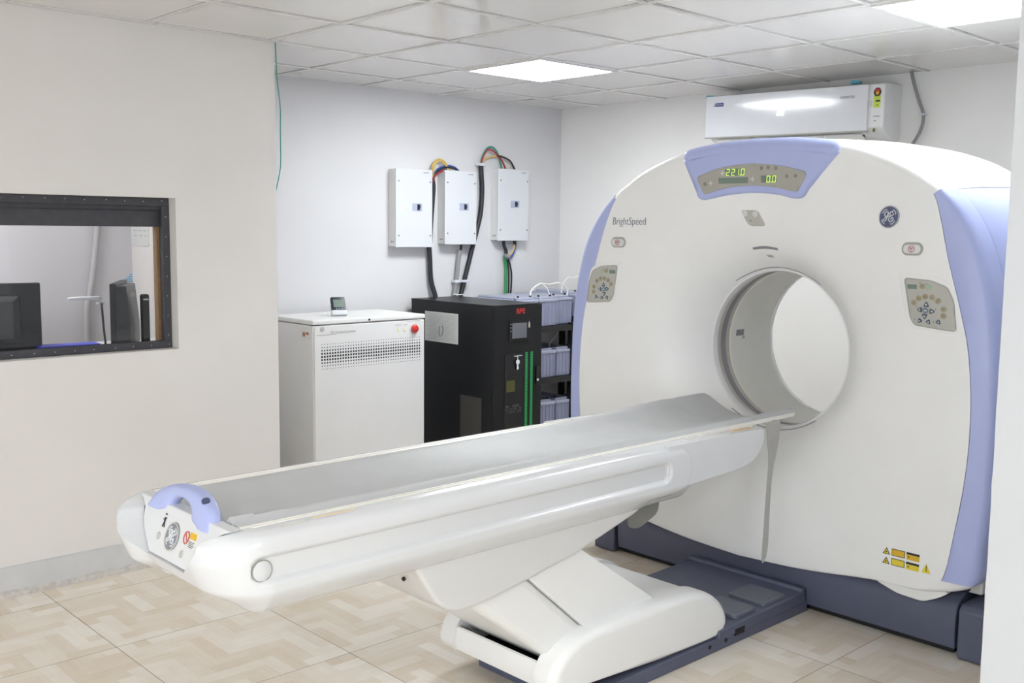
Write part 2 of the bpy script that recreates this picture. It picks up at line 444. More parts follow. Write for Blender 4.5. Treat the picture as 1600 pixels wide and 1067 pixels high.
# window: frame, glass
wr = thing('window_1', ((WX0+WX1)/2, WL+.06, WZ0), None, None); wr['kind'] = 'structure'
fr = MB(); fi = WX1-.001
y0, y1 = WL+.066, WL+.165
fr.box(WX0, fi, y0, y0+.02, WZ1-.035, WZ1-.001); fr.box(WX0, fi, y0, y0+.02, WZ0+.001, WZ0+.034)
fr.box(fi-.034, fi, y0, y0+.02, WZ0+.034, WZ1-.035); fr.box(WX0, WX0+.034, y0, y0+.02, WZ0+.034, WZ1-.035)
fr.box(WX0, fi, y0+.02, y1, WZ1-.055, WZ1-.001); fr.box(WX0, fi, y0+.02, y1, WZ0+.001, WZ0+.022)
fr.box(fi-.026, fi, y0+.02, y1-.045, WZ0+.022, WZ1-.055); fr.box(WX0, WX0+.026, y0+.02, y1, WZ0+.022, WZ1-.055)
fr.box(WX0+.026, fi-.026, y1-.06, y1, WZ1-.13, WZ1-.055)
fr.build('window_frame', M_frame, wr, None, bevel=.002, seg=2)
MB().box(fi-.036, fi-.001, y1-.045, y1, WZ0+.022, WZ1-.055).build('wood_jamb', M_wood, wr, None)
MB().box(WX0+.026, fi-.026, y0+.062, y0+.066, WZ0+.022, WZ1-.13).build('glass_pane', M_glass, wr, None)
sc = MB(); rr = random.Random(9)
for i in range(17):
    x = WX0+.05+i*.086+rr.random()*.015
    sc.cyl((x, y0-.001, WZ1-.018+rr.random()*.006), (0, 1, 0), .0022, .002, 6); sc.cyl((x+.02, y0-.001, WZ0+.017), (0, 1, 0), .0022, .002, 6)
for i in range(7): sc.cyl((fi-.017, y0-.001, WZ0+.06+i*.09), (0, 1, 0), .0022, .002, 6)
sc.build('nail_heads', M_legend, wr, None)
# control room beyond the glass
sbox('wall_beyond', -3.4, .03, 2.62, 2.7, 0, H+.006, M_wallC)
o = sbox('wall_partition', -.10, -.075, WL+.15, 2.62, 0, H+.006, M_wallL)
sbox('wall_far_side', -3.4, -3.3, WL+.15, 2.62, 0, H+.006, M_wallC)

# ---------------------------------------------------------------- ceiling lights
def ceiling_light(x, y, label, m=None):
    t = thing('ceiling_light', (x, y, H-.008), label, 'light', 'square led panels in the ceiling')
    f = MB()
    a, b = .296, .278
    for (x0, x1, yy0, yy1) in ((-a, a, -a, -b), (-a, a, b, a), (-a, -b, -b, b), (b, a, -b, b)):
        f.box(x+x0, x+x1, y+yy0, y+yy1, H-.008, H+.005)
    f.build('frame', M_tbar, t, None)
    MB().box(x-b, x+b, y-b, y+b, H-.006, H+.004).build('diffuser', m or M_lamp, t, None)
ceiling_light(1.5, .9, 'glowing square ceiling panel near the back corner, left of the air conditioner')
ceiling_light(1.5, -1.5, 'glowing square ceiling panel cut by the top right edge, above the scanner', mat('led panel dim', '#f6fbff', .5, emit=LAMP*.55))
ceiling_light(-1.5, -3.9, 'added unseen fill light panel in the ceiling behind the viewpoint')  # this and the next two are unseen panels added for fill light
ceiling_light(1.5, -3.9, 'added unseen fill light panel in the ceiling outside the chipped foreground wall')
ceiling_light(-3.9, -2.7, 'added unseen fill light panel in the ceiling by the far left side')
t = thing('ceiling_light', (-1.6, 2.0, H-.006), 'glowing square ceiling panel inside the control room', 'light')
MB().box(-1.9, -1.3, 1.75, 2.25, H-.006, H+.004).build('diffuser', mat('control led', '#ffffff', .5, emit=LAMP*.75), t, None)

# ================================================================ SCANNER GANTRY
GY = -.79; GC = 1.045; RB = .34
def face(y, z):
    r = hypot(y, z-GC)
    if r >= .88: return 1.06
    u = min(1, (.88-r)/(.88-RB)); return 1.06+.25*(.42*u**1.5+.58*u**6)
def sk(z):
    t = max(0, min(1, (z-1.45)/.35)); return -.022*t*t*(3-2*t)
def GF(a, b, h):            # a = offset across (+ towards the back wall), b = height
    return Vector((face(a, b)-h, GY+a+sk(b), b))
KEYS = [((0, 1.925), (0, 1.895)), ((.2, 1.917), (.2, 1.887)), ((.4, 1.888), (.4, 1.858)), ((.58, 1.83), (.57, 1.803)), ((.70, 1.765), (.685, 1.742)),
        ((.775, 1.712), (.752, 1.69)), ((.86, 1.63), (.797, 1.585)), ((.935, 1.51), (.84, 1.44)), ((.985, 1.35), (.885, 1.29)), ((1.015, 1.15), (.925, 1.13)),
        ((1.025, .9), (.945, .92)), ((1.025, .65), (.94, .7)), ((1.01, .43), (.91, .46)), ((.985, .29), (.875, .29)),
        ((.83, .232), (.80, .236)), ((.62, .222), (.60, .226)), ((.32, .186), (.3, .19)), ((0, .17), (0, .174))]
SG = 6
O_ = cat([k[0] for k in KEYS], SG); W_ = cat([k[1] for k in KEYS], SG)
nh = len(O_)
OUT = [(p.x, p.y) for p in O_]+[(-p.x, p.y) for p in O_[-2:0:-1]]
WHT = [(p.x, p.y) for p in W_]+[(-p.x, p.y) for p in W_[-2:0:-1]]
NT = len(OUT); TB0, TB1 = 5*SG, 13*SG
def isblue(i): return TB0 <= i <= TB1 or TB0 <= NT-i <= TB1
gan = thing('ct_gantry', (1.5, GY, 0), 'large white ring shaped scanner with blue side panels and round bore', 'scanner')
def GP(p, X, s=1.0):
    return Vector((X, GY+p[0]*s+sk(p[1]), GC+(p[1]-GC)*s))
def lerp2(a, b, t): return (a[0]+(b[0]-a[0])*t, a[1]+(b[1]-a[1])*t)
# front cover with its dished centre
fc = MB()
top = list(range(NT-TB0, NT))+list(range(0, TB0+1)); bot = list(range(TB1, NT-TB1+1))
for idx in (top, bot):
    fc.loft([[GP(OUT[i], 1.2) for i in idx], [GP(OUT[i], 1.11) for i in idx], [GP(lerp2(WHT[i], OUT[i], .92), 1.09) for i in idx], [GP(lerp2(WHT[i], OUT[i], .72), 1.075) for i in idx], [GP(lerp2(WHT[i], OUT[i], .35), 1.065) for i in idx], [GP(WHT[i], 1.0615) for i in idx]], closed=False)
for idx in (list(range(TB0, TB1+1)), list(range(NT-TB1, NT-TB0+1))):
    fc.loft([[GP(WHT[i], 1.10) for i in idx], [GP(WHT[i], 1.08) for i in idx], [GP(WHT[i], 1.067) for i in idx], [GP(WHT[i], 1.0615) for i in idx]], closed=False)
rings = []
NR = 34
for k in range(NR+1):
    s = k/NR; s = s*.35+.65*(1-(1-s)**1.5) if True else s
    rg = []
    for p in WHT:
        d = hypot(p[0], p[1]-GC); r = d*(1-s)+RB*s; q = (p[0]*r/d, GC+(p[1]-GC)*r/d)
        X = face(*q)
        if k == 0: q = lerp2(p, (0, GC), .000); X = 1.0615
        rg.append(Vector((X, GY+q[0]+sk(q[1]), q[1])))
    rings.append(rg)
    if k == 0:
        rings.append([Vector((1.06, GY+p[0]*(1-.008/hypot(p[0], p[1]-GC))+sk(p[1]), GC+(p[1]-GC)*(1-.008/hypot(p[0], p[1]-GC)))) for p in WHT])
fc.loft(rings)
fc.build('front_cover', M_white2, gan, 50)
# rear shell: top, underside, back
sh = MB(); k0 = [i for i in range(NT) if not isblue(i)]
def run(idx, fn_list):
    mb.loft([[f(i) for i in idx] for f in fn_list], closed=False)
mb = sh
top = list(range(NT-TB0, NT))+list(range(0, TB0+1)); bot = list(range(TB1, NT-TB1+1))
for idx in (top, bot):
    run(idx, [lambda i: GP(OUT[i], 1.206, .99), lambda i: GP(OUT[i], 1.206, .998), lambda i: GP(OUT[i], 1.212, 1.002), lambda i: GP(OUT[i], 1.35, 1.018), lambda i: GP(OUT[i], 1.6, 1.03), lambda i: GP(OUT[i], 1.90, 1.028), lambda i: GP(OUT[i], 1.945, 1.0)])
rr_ = []
for s in (0, .3, .6, .9, 1):
    g = []
    for p in OUT:
        d = hypot(p[0], p[1]-GC); r = d*1.0*(1-s)+.52*s; g.append(Vector((1.945+.01*s, GY+p[0]*r/d+sk(p[1])*(1-s), GC+(p[1]-GC)*r/d)))
    rr_.append(g)
for k in range(1, 9):
    t = k/8; r = .52-(.52-.338)*sin(t*pi/2)**.8; rr_.append([Vector((1.955-.205*t, GY+p[0]*r/hypot(p[0], p[1]-GC), GC+(p[1]-GC)*r/hypot(p[0], p[1]-GC))) for p in OUT])
sh.loft(rr_)
sh.build('rear_shell', M_white, gan, 40)
# blue side panels, front crescent and rear half
for sgn in (1, -1):
    idx = list(range(TB0, TB1+1)) if sgn == 1 else [NT-i for i in range(TB0, TB1+1)]
    mb = MB()
    def bl(t, X):
        return lambda i: GP(lerp2(WHT[i], OUT[i], t), X)
    run(idx, [bl(0, 1.10), bl(.004, 1.0665), bl(.03, 1.064), bl(.4, 1.066), bl(.72, 1.070), bl(.88, 1.078), bl(.965, 1.092), bl(.995, 1.11), bl(1.0, 1.13), bl(1.0, 1.2), bl(.93, 1.2)])
    # close the foot of the panel
    n_ = len(idx); a = idx[-1]
    mb.loft([[GP(lerp2(WHT[a], OUT[a], t), X) for t, X in ((0, 1.0665), (.35, 1.066), (.86, 1.092), (1, 1.15), (1, 1.2))], [GP((lerp2(WHT[a], OUT[a], t)[0]*.97, OUT[a][1]-.004), 1.2) for t in (0, .35, .86, 1, 1)]], closed=False)
    a = idx[0]
    mb.build('side_panel', M_blue, gan, 45)
    mb = MB()
    run(idx, [lambda i: GP(OUT[i], 1.206, .985), lambda i: GP(OUT[i], 1.207, .997), lambda i: GP(OUT[i], 1.214, 1.001), lambda i: GP(OUT[i], 1.35, 1.016), lambda i: GP(OUT[i], 1.6, 1.028), lambda i: GP(OUT[i], 1.89, 1.026), lambda i: GP(OUT[i], 1.943, 1.0), lambda i: GP(OUT[i], 1.943, .97)])
    mb.build('rear_side_panel', M_blue, gan, 45)
# bore: rim, scan window, liner
def ringpart(name, prof, m):
    n = 96; mb = MB().loft([[Vector((X, GY+r*cos(2*pi*k/n), GC+r*sin(2*pi*k/n))) for k in range(n)] for X, r in prof]); return mb.build(name, m, gan, 40)
ringpart('bore_rim', [(1.303, .352), (1.3, .345), (1.302, .338), (1.31, .335), (1.333, .335), (1.336, .338)], M_white)
ringpart('scan_window', [(1.334, .339), (1.362, .3385)], M_tan)
ringpart('scan_window', [(1.362, .3385), (1.366, .342), (1.398, .342), (1.402, .3385)], M_scan)
ringpart('scan_window', [(1.402, .3385), (1.43, .339)], M_tan)
ringpart('bore_liner', [(1.428, .339), (1.43, .336), (1.432, .335), (1.59, .335), (1.752, .338)], M_matwhite)
# sensors in the liner
for (X0, X1, a0, a1, m, nm) in ((1.475, 1.535, 3, 8, M_scan, 'sensor_window'), (1.525, 1.545, .3, 2.4, M_panelgrey, 'sensor_dot')):
    mb = MB(); st = [radians(a0+(a1-a0)*k/6) for k in range(7)]
    mb.loft([[Vector((X, GY+r*cos(a), GC+r*sin(a))) for a in st] for X, r in ((X0, .336), (X0, .3335), (X1, .3335), (X1, .336))], closed=False)
    mb.build(nm, m, gan, None)
# alignment groove arcs above and below the bore
for z0, nm in ((1, 'laser_groove'), (-1, 'laser_groove')):
    pts = []
    for k in range(25):
        t = -1+2*k/24; y = .21*t; z = GC+z0*(.287+.066*(1-t*t)); pts.append(GF(y, z, .0005))
    MB().tube(pts, .0022, 6).build(nm, M_scan, gan)
# display trim and screen
def band(top_, bot_, sl, sr, n=16):
    """closed outline from top arc (list of 3 pts) and bottom arc"""
    tp = [(p.x, p.y) for p in cat(top_, n)]; bt = [(p.x, p.y) for p in cat(bot_, n)]
    return tp+bt[::-1]
DY = -.005
tp = [(.368, 1.853), (.19, 1.885), (0, 1.897), (-.19, 1.885), (-.372, 1.853)]
bt = [(.30, 1.715), (.292, 1.694), (.272, 1.683), (.245, 1.684), (.15, 1.700), (.03, 1.708), (-.09, 1.700), (-.165, 1.684), (-.20, 1.683), (-.222, 1.692), (-.238, 1.715)]
trim_poly = band(tp, bt, 0, 0, 6)
mb = MB(); patch(mb, trim_poly, GF, .016, .016, .03)
# the trim rolls over the top of the cover
ys = [.368, .366, .361, .354]+[.34-.684*k/22 for k in range(23)]+[-.358, -.365, -.370, -.372]; er_ = [.013, .007, .0025, .0005]
def ztop(y): # cover outline height at offset y
    for a, b in zip(OUT[:TB0+1], OUT[1:TB0+2]):
        if a[0] <= abs(y) <= b[0]: return a[1]+(b[1]-a[1])*(abs(y)-a[0])/(b[0]-a[0])
    return 1.9
rg = []
for dz, X in ((-.046, 1.0455), (-.032, 1.0444), (-.018, 1.047), (-.007, 1.056), (.001, 1.072), (.005, 1.09), (.006, 1.13), (.004, 1.185), (-.002, 1.19), (-.012, 1.19)):
    rg.append([Vector((X+(er_[k] if k < 4 else er_[len(ys)-1-k] if k > len(ys)-5 else 0)*(1 if X < 1.09 else 0), GY-.022+y*(1-1.35*max(0, -.014-dz)), ztop(y)+dz-(er_[k] if k < 4 else er_[len(ys)-1-k] if k > len(ys)-5 else 0)*.8)) for k, y in enumerate(ys)])
mb.loft(rg, closed=False)
for e in (0, -1):
    mb.loft([[q[e] for q in rg], [Vector((q[e].x+.02, q[e].y, q[e].z-.012)) for q in rg]], closed=False)
dtrim = mb.build('display_trim', M_blue, gan, 50)
GH = lambda L: (lambda a, b, h: GF(a, b, L+h))
stp = [(.292, 1.776), (.17, 1.812), (.03, 1.826), (-.11, 1.814), (-.238, 1.784)]
sbt = [(.254, 1.707), (.14, 1.730), (.03, 1.737), (-.08, 1.730), (-.190, 1.708)]
spoly = [(.286, 1.764)]+[(p.x, p.y) for p in cat([(.286, 1.776), (.27, 1.786), (.17, 1.813), (.03, 1.826), (-.11, 1.814), (-.215, 1.791), (-.233, 1.782)], 5)]+[(-.236, 1.770)]+[(p.x, p.y) for p in cat([(-.204, 1.720), (-.196, 1.711), (-.176, 1.710), (-.08, 1.730), (.03, 1.737), (.14, 1.730), (.240, 1.708), (.252, 1.707), (.260, 1.715)], 5)]
mb = MB(); patch(mb, spoly, GH(.0168), .004, .003, .03)
disp = mb.build('display_screen', M_panelgrey, dtrim, 40)
def GD(L, a0, b0):         # local right = -a
    return lambda a, b, h: GF(a0-a, b0+b, L+h)
mb = MB(); patch(mb, rrect(.035, .178, 1.748, 1.772, .002), GH(.0205), .001, .0005, .03); patch(mb, rrect(-.103, -.028, 1.748, 1.776, .002), GH(.0205), .001, .0005, .03)
patch(mb, rrect(.05, .143, 1.779, 1.808, .002), GH(.0205), .001, .0005, .03)
mb.build('display_window', M_lcd, dtrim, None)
for ch, x, fn_ in (('2', 0, GD(.0225, .139, 1.780)), ('2', .026, GD(.0225, .139, 1.780)), ('1', .046, GD(.0225, .139, 1.780)), ('0', .072, GD(.0225, .139, 1.780)), ('0', 0, GD(.0225, -.055, 1.748)), ('0', .027, GD(.0225, -.055, 1.748))):
    mb = MB(); sevenseg(mb, ch, x, 0, .0165, .0265, fn_, .0026); mb.build('digit', M_digit, dtrim, None, weld=False)
for (a_, b_) in ((.139-.0690, 1.7815), (-.0785, 1.7495)):
    mb = MB(); f = GD(.0225, a_, b_); mb.prism(rrect(-.0016, .0016, -.0016, .0016, .0004, 2), lambda a, b: f(a, b, .0003), lambda a, b: f(a, b, .0012)); mb.build('decimal_point', M_digit, dtrim, None)
def icon(a, b, L=.0208):
    f = GD(L, a, b); mb = MB()
    for (x0, x1, z0, z1) in ((-.008, .010, -.003, .002), (-.001, .003, .005, .010), (-.003, .005, -.010, -.006), (-.001, .003, -.008, .007)):
        mb.prism([(x0, z0), (x1, z0), (x1, z1), (x0, z1)], lambda x, y: f(x, y, .0003), lambda x, y: f(x, y, .001))
    mb.build('pictogram', M_legend, dtrim, None, weld=False)
icon(.158, 1.792); icon(.218, 1.752); icon(.012, 1.764)
for (a, b) in ((-.032, 1.806), (-.064, 1.807), (-.1, 1.803), (.246, 1.748), (-.15, 1.77), (-.19, 1.77)):
    f = GD(.0208, a, b); mb = MB(); mb.prism(disc(0, 0, .008, 12), lambda x, y: f(x, y, .0003), lambda x, y: f(x, y, .0009)); mb.build('pictogram', M_legend2, dtrim, None, weld=False)
# microphone plate
mp = rpoly([(.088, 1.638), (.004, 1.638), (-.032, 1.572), (.052, 1.572)], .02, 5)
mp = [(a, b) for a, b in mp]
mb = MB(); patch(mb, mp, GF, .003, .004, .02); mic = mb.build('intercom_plate', M_padgrey, gan, 40)
for a, b in ((.064, 1.624), (.016, 1.622)):
    mb = MB(); patch(mb, disc(a, b, .013, 18), GH(.003), .0015, .001); mb.build('intercom_button', M_legend, mic, 40)
mb = MB(); patch(mb, disc(.040, 1.594, .0025, 8), GH(.003), .001, .0005); mb.build('intercom_hole', M_blk, mic, None)
# camera slot and square
sl = rpoly([(.062-.0122*k_, 1.482+.007*sin(pi*k_/10)) for k_ in range(11)]+[(-.060+.0122*k_, 1.472+.006*sin(pi*k_/10)) for k_ in range(11)], .001, 1)
mb = MB(); patch(mb, sl, GF, .002, .002, .02); mb.build('laser_slot', M_scan, gan, 40)
mb = MB(); patch(mb, [(.014, 1.452), (-.014, 1.452), (-.020, 1.441), (.008, 1.441)], GF, .001, .001, .02); mb.build('laser_dot', M_panelgrey, gan, None)
# stop buttons
for a0 in (.715, -.70):
    b0 = 1.493
    mb = MB(); patch(mb, rrect(a0-.042, a0+.042, b0-.024, b0+.024, .0235, 8), GF, .004, .005, .03); sb = mb.build('stop_button', M_panelgrey, gan, 40)
    mb = MB(); patch(mb, rrect(a0-.035, a0+.035, b0-.017, b0+.017, .0165, 8), GH(.004), .004, .004, .03); mb.build('button_cap', M_white, sb, 40)
    mb = MB(); f = GD(.008, a0, b0)
    c = [f(.012*cos(t*2*pi/24), .012*sin(t*2*pi/24), .0005) for t in range(25)]; mb.tube(c, .0011, 5)
    for q in ([(-.008, .006), (.008, .006), (0, -.009), (-.008, .006)], [(-.004, .004), (.004, -.002)], [(.004, .004), (-.004, -.002)]):
        mb.tube([f(x, y, .0005) for x, y in q], .001, 5)
    mb.build('stop_symbol', M_redink, sb, 60)
# keypads
def keypad(mir):
    s = 1 if mir > 0 else -1
    # outline in right-keypad coordinates: u to the photo's right, v up, centre of cross at (0,0)
    P = [(-.072, .096), (.02, .091), (.075, .070), (.098, .02), (.110, -.076), (.062, -.074), (-.032, -.066), (-.048, -.04)]
    fa = -.752; fb = 1.285
    if s > 0: fa = .79; fb = 1.285
    def K(L): return lambda u, v, h: GF(fa+u, fb+v*1.05, L+h) if s > 0 else GF(fa-.004-u*1.14, fb+v*1.05, L+h)
    poly = rpoly(P, .012, 4)
    surround = rpoly([(-.098, .115), (.03, .108), (.088, .082), (.107, .02), (.115, -.084), (.06, -.088), (-.045, -.078), (-.066, -.04)], .02, 4)
    mb = MB(); patch(mb, surround, K(0), .0025, .012, .03); kp = mb.build('control_panel', M_white2, gan, 60)
    mb = MB(); patch(mb, poly, K(.002), .003, .003, .03); mb.build('keypad_membrane', M_padgrey, kp, 40)
    mb = MB(); pts = [K(.004)(u, v, .0005) for u, v in poly+poly[:1]]; mb.tube(pts, .0016, 5); mb.build('keypad_edge', M_panelgrey, kp, 60)
    mb = MB(); patch(mb, rrect(-.060, -.027, .059, .075, .001), K(.005), .001, .0005, .03); mb.build('keypad_lcd', M_lcd, kp, None)
    def btn(poly, m, inner=None, mi=None):
        mb = MB(); patch(mb, poly, K(.005), .0022, .002); b = mb.build('keypad_button', m, kp, 40)
        if inner: 
            mb = MB(); patch(mb, inner, K(.0068), .0008, .0005); mb.build('button_symbol', mi, kp, None)
    for (u, v) in ((-.008, .070),  (-.036, .012), (-.019, .028), (.003, .035), (.026, .034), (.047, .023), (.066, -.004), (.067, -.027)):
        btn(disc(u, v, .0098, 16), M_btn_y, disc(u, v, .0045, 8), M_legend2)
    btn(disc(.014, .068, .008, 14), M_btn_g)
    btn(disc(.006, -.013, .010, 16), M_btn_b, rrect(.001, .011, -.015, -.011, .001), M_legend)
    def tri(cx, cy, ang, r=.014):
        pts = [(cx+cos(ang+t)*r*k, cy+sin(ang+t)*r*k) for t, k in ((0, .95), (2.2, 1.05), (-2.2, 1.05))]
        return rpoly(pts, .008, 3)
    for (cx, cy, an) in ((.008, .008, pi/2), (.028, -.014, 0), (.004, -.033, -pi/2), (-.014, -.011, pi)):
        btn(tri(cx, cy, an), M_btn_bd, disc(cx, cy, .0035, 6), M_legend)
    for (cx, cy, an) in ((-.013, -.05, -2.2), (.018, -.052, -.9), (.052, -.05, -.8)):
        btn(tri(cx, cy, an, .0125), M_btn_bd, disc(cx, cy, .003, 6), M_legend)
    for (u, v) in ((-.016, .082), (.006, .079), (-.026, 0), (.04, -.006), (-.03, -.045), (.034, -.05)): 
        mb = MB(); patch(mb, disc(u, v, .0017, 6), K(.005), .0008, .0004); mb.build('keypad_led', M_blk, kp, None)
keypad(-1); keypad(1)
# round emblem with monogram
def emblem(fn, R, parent, ring=M_chrome, ground=M_navy, mark=M_silver, nm='emblem'):
    mb = MB(); patch(mb, disc(0, 0, R, 40), fn, .004, .003, R*.4); e = mb.build(nm, ground, parent, 40)
    f2 = lambda a, b, h: fn(a, b, .004+h)
    mb = MB(); mb.tube([f2(R*.95*cos(2*pi*k/40), R*.95*sin(2*pi*k/40), 0) for k in range(41)], R*.06, 6); mb.build('emblem_ring', ring, e, 60)
    mb = MB(); tw = R*.052
    S = R*.92
    def stroke(pts, k=1.0): mb.tube([f2(p.x*S, p.y*S, .0005) for p in cat(pts, 6)], tw*k, 6)
    stroke([(-.02, .30), (-.14, .50), (-.36, .46), (-.46, .2), (-.30, .04), (-.1, .16), (-.06, .40), (-.16, .1), (-.22, -.22), (-.4, -.44), (-.54, -.3), (-.36, -.1), (-.05, .06), (.08, .1)])
    stroke([(.40, .40), (.30, .52), (.14, .42), (.12, .22), (.28, .12), (.36, .12)])
    stroke([(.30, .10), (.10, .0), (.02, -.26), (.18, -.46), (.42, -.40), (.50, -.2), (.40, -.08), (.28, -.16), (.30, -.28)])
    stroke([(.36, .14), (.46, .22), (.48, .34)])
    for q in range(4):
        a = q*pi/2+.35
        stroke([(.70*cos(a), .70*sin(a)), (.80*cos(a+.12), .80*sin(a+.12)), (.80*cos(a+.4), .80*sin(a+.4)), (.79*cos(a+.75), .79*sin(a+.75))], .8)
    mb.build('monogram', mark, e, 60)
    return e
emblem(lambda a, b, h: GF(-.596-a, 1.609+b, h), .041, gan)
text_mesh('lettering', 'BrightSpeed', .050, lambda a, b: GF(.758-a, 1.589+b, .0004), (0, -1, 0), (0, 0, 1), M_ink, gan, 'LEFT', .0006, 0, .80, -.0009)
# laser warning labels
LB = lambda L: (lambda u, v, h: GF(-.672-u, .345+v, L+h))
def label(poly, m, L=.0004): 
    mb = MB(); patch(mb, poly, LB(L), .0004, .0003, .03, .001); mb.build('warning_label', m, gan, None)
for dv, m2 in ((.008, M_orange), (-.029, M_yellow)):
    label([(-.024, -.012+dv), (.006, -.013+dv), (-.008, .014+dv)], M_blk); label([(-.019, -.009+dv), (.001, -.010+dv), (-.008, .008+dv)], M_yellow, .001); label(disc(-.009, -.003+dv, .003, 8), M_blk, .0016)
    label([(.012, -.013+dv), (.064, -.013+dv), (.064, .014+dv), (.012, .014+dv)], M_blk); label([(.0145, -.0105+dv), (.0615, -.0105+dv), (.0615, .0115+dv), (.0145, .0115+dv)], m2, .001)
    label([(.070, -.014+dv), (.120, -.014+dv), (.120, .014+dv), (.070, .014+dv)], m2); label([(.070, .006+dv), (.120, .006+dv), (.120, .014+dv), (.070, .014+dv)], M_blk, .001); label(disc(.079, -.003+dv, .003, 8), M_blk, .001)
label([(.130, -.040), (.164, -.040), (.147, -.004)], M_yellow); label([(.146, -.034), (.149, -.034), (.149, -.012), (.146, -.012)], M_blk, .001)
# tabs under the cover corners
for s in (1, -1):
    mb = MB(); mb.prismX(rpoly([(GY+s*.60, .235), (GY+s*.62, .215), (GY+s*.70, .19), (GY+s*.80, .185), (GY+s*.86, .215), (GY+s*.90, .245)], .02, 4), 1.085, 1.2)
    mb.build('cover_tab', M_white2, gan, 40, .006)
    mb = MB(); mb.box(1.2, 1.6, GY+s*.80, GY+s*.97, .225, .28); mb.build('foot_bracket', M_legend, gan, None, .008)
    mb = MB(); mb.cyl((1.19, GY+s*.90, .25), (1, 0, 0), .03, .01, 20); mb.build('foot_hole', M_dark, gan)
# slate base
def base_prof(k): return [(1.118+k, .026), (1.112+k, .10), (1.118+k, .165), (1.145+k, .205), (1.22+k, .235), (1.3+k, .24), (1.93, .24), (1.93, .026)]
mb = MB(); mb.prismY([(p.x, p.y) for p in cat(base_prof(0)[:6], 5)]+base_prof(0)[6:], GY-.915, GY+.725); mb.build('base_skirt', M_slate, gan, 40, .006)
for (a, b) in ((GY-1.03, GY-.93), (GY+.735, GY+.86)):
    mb = MB(); mb.prismY([(1.10, .004), (1.10, .185), (1.12, .205), (1.93, .21), (1.93, .004)], a, b); mb.build('base_end_cap', M_slate, gan, 40, .006)
MB().box(1.15, 1.9, GY-.9, GY+.72, 0, .028).build('base_foot', M_dark, gan, None)
MB().box(1.3, 1.85, GY-.55, GY+.55, .2, .24).build('chassis', M_dark, gan, None)

# ================================================================ PATIENT TABLE
TY = -.80
tab = thing('patient_table', (0, TY, 0), 'long white patient table on a leaning pedestal in front of the scanner', 'table')
HWB = .312; NR_ = .15; NX = -1.530        # half width, nose corner radius, front of the nose
def sdrr(u, v, u0, u1, v0, v1, r):
    a = abs(u-(u0+u1)/2)-(u1-u0)/2+r; b = abs(v-(v0+v1)/2)-(v1-v0)/2+r
    return min(max(a, b), 0)+hypot(max(a, 0), max(b, 0))-r
def sstep(a, b, x): t = max(0, min(1, (x-a)/(b-a))); return t*t*(3-2*t)
PROF = [(p.x, p.y) for p in cat([(.215, .600), (.24, .602), (.264, .614), (.286, .634), (.304, .656), (.3108, .670), (.3115, .684), (.3115, .71), (.3115, .745), (.311, .775), (.308, .793), (.299, .809), (.283, .8185), (.2655, .8225), (.252, .8235)], 6)]+[(.2435, .822), (.2430, .80), (.2428, .757)]
xe = .31
path = []           # (x, y, nx, ny, s) from the near right end round the nose to the far right end
def nose_path(NX):
    xc = NX+NR_; yc = HWB-NR_
    xs_ = [xe-.003*k for k in range(64)]; x = xs_[-1]
    while x > -1.20: x -= .05; xs_.append(x)
    while x > xc+.006: x -= .006; xs_.append(x)
    ctr = -1.505-NX
    return [(x, HWB, 0, 1, x, 0) for x in xs_]+[(xc-NR_*sin(a), yc+NR_*cos(a), -sin(a), cos(a), xc-NR_*a, ctr) for a in [pi/2*k/34 for k in range(35)]]+[(NX, yc*(1-k/10), -1, 0, xc-NR_*pi/2-yc*k/10, ctr) for k in range(1, 10)]
def column(p, sg):
    x, y, nx, ny, s_, ctr = p; out = []
    f = 1+.75*max(0, -nx)**2
    for yy, z in PROF:
        low = sstep(.70, .60, z)
        ins = (HWB-yy)*(1+(f-1)*low)
        wn = max(0, -nx); ins += wn*(.30*max(0, .745-z)+1.5*max(0, .745-z)**2+.35*max(0, z-.79))+ctr*sstep(.165, .10, abs(y))*(wn > .5)
        ins += .015*sstep(-.001, .012, -sdrr(s_, z, -1.412, .183, .694, .768, .036))
        d = sdrr(s_, z, -3, .30, .638, .818, .088)
        if x > .12: ins += .014*sstep(-.012, .004, d)
        out.append(Vector((x-nx*ins, TY+sg*(y-ny*ins), z)))
    return out
cols = [column(p, -1) for p in nose_path(-1.505)]+[column(p, 1) for p in nose_path(NX)[::-1]]
mb = MB(); mb.loft(cols, closed=False); n_ = len(PROF); m_ = len(cols)
mb.f.append(tuple(i*n_+n_-1 for i in range(m_))); mb.f.append(tuple(i*n_ for i in range(m_))[::-1])
mb.f.append(tuple(range(n_))+tuple((m_-1)*n_+k for k in range(n_-1, -1, -1)))
body = mb.build('table_body', M_table, tab, 50)
# hollow in the nose for the cradle end (cut)
def carve(o, cut, m):
    md = o.modifiers.new('b', 'BOOLEAN'); md.object = cut; md.operation = 'DIFFERENCE'; md.solver = 'EXACT'
    bpy.context.view_layer.update(); dg = bpy.context.evaluated_depsgraph_get()
    me = bpy.data.meshes.new_from_object(o.evaluated_get(dg)); o.modifiers.clear(); o.data = me
    me.materials.clear(); me.materials.append(m); me.shade_smooth(); me.set_sharp_from_angle(angle=radians(40))
    bpy.data.objects.remove(cut)
TE = TY-.003
def EXf(z): return -1.440-.35*(.822-z)
HALF_END = [(.255, .826), (.222, .813), (.200, .797), (.191, .772), (.166, .743), (.126, .716), (.106, .702)]
g_ = .0035
NOTCH = [(.262+g_, .87)]+[(a+g_, b-g_*.6) for a, b in HALF_END]
def shear(x0): return lambda a, b: Vector((x0 if x0 < -1.6 else EXf(b)+x0, TE+a, b))
carve(body, MB().prism([(-a, b) for a, b in NOTCH]+[(a, b) for a, b in NOTCH[::-1]], shear(-1.7), shear(.012)).build('cutter', M_white, None, None), M_table)
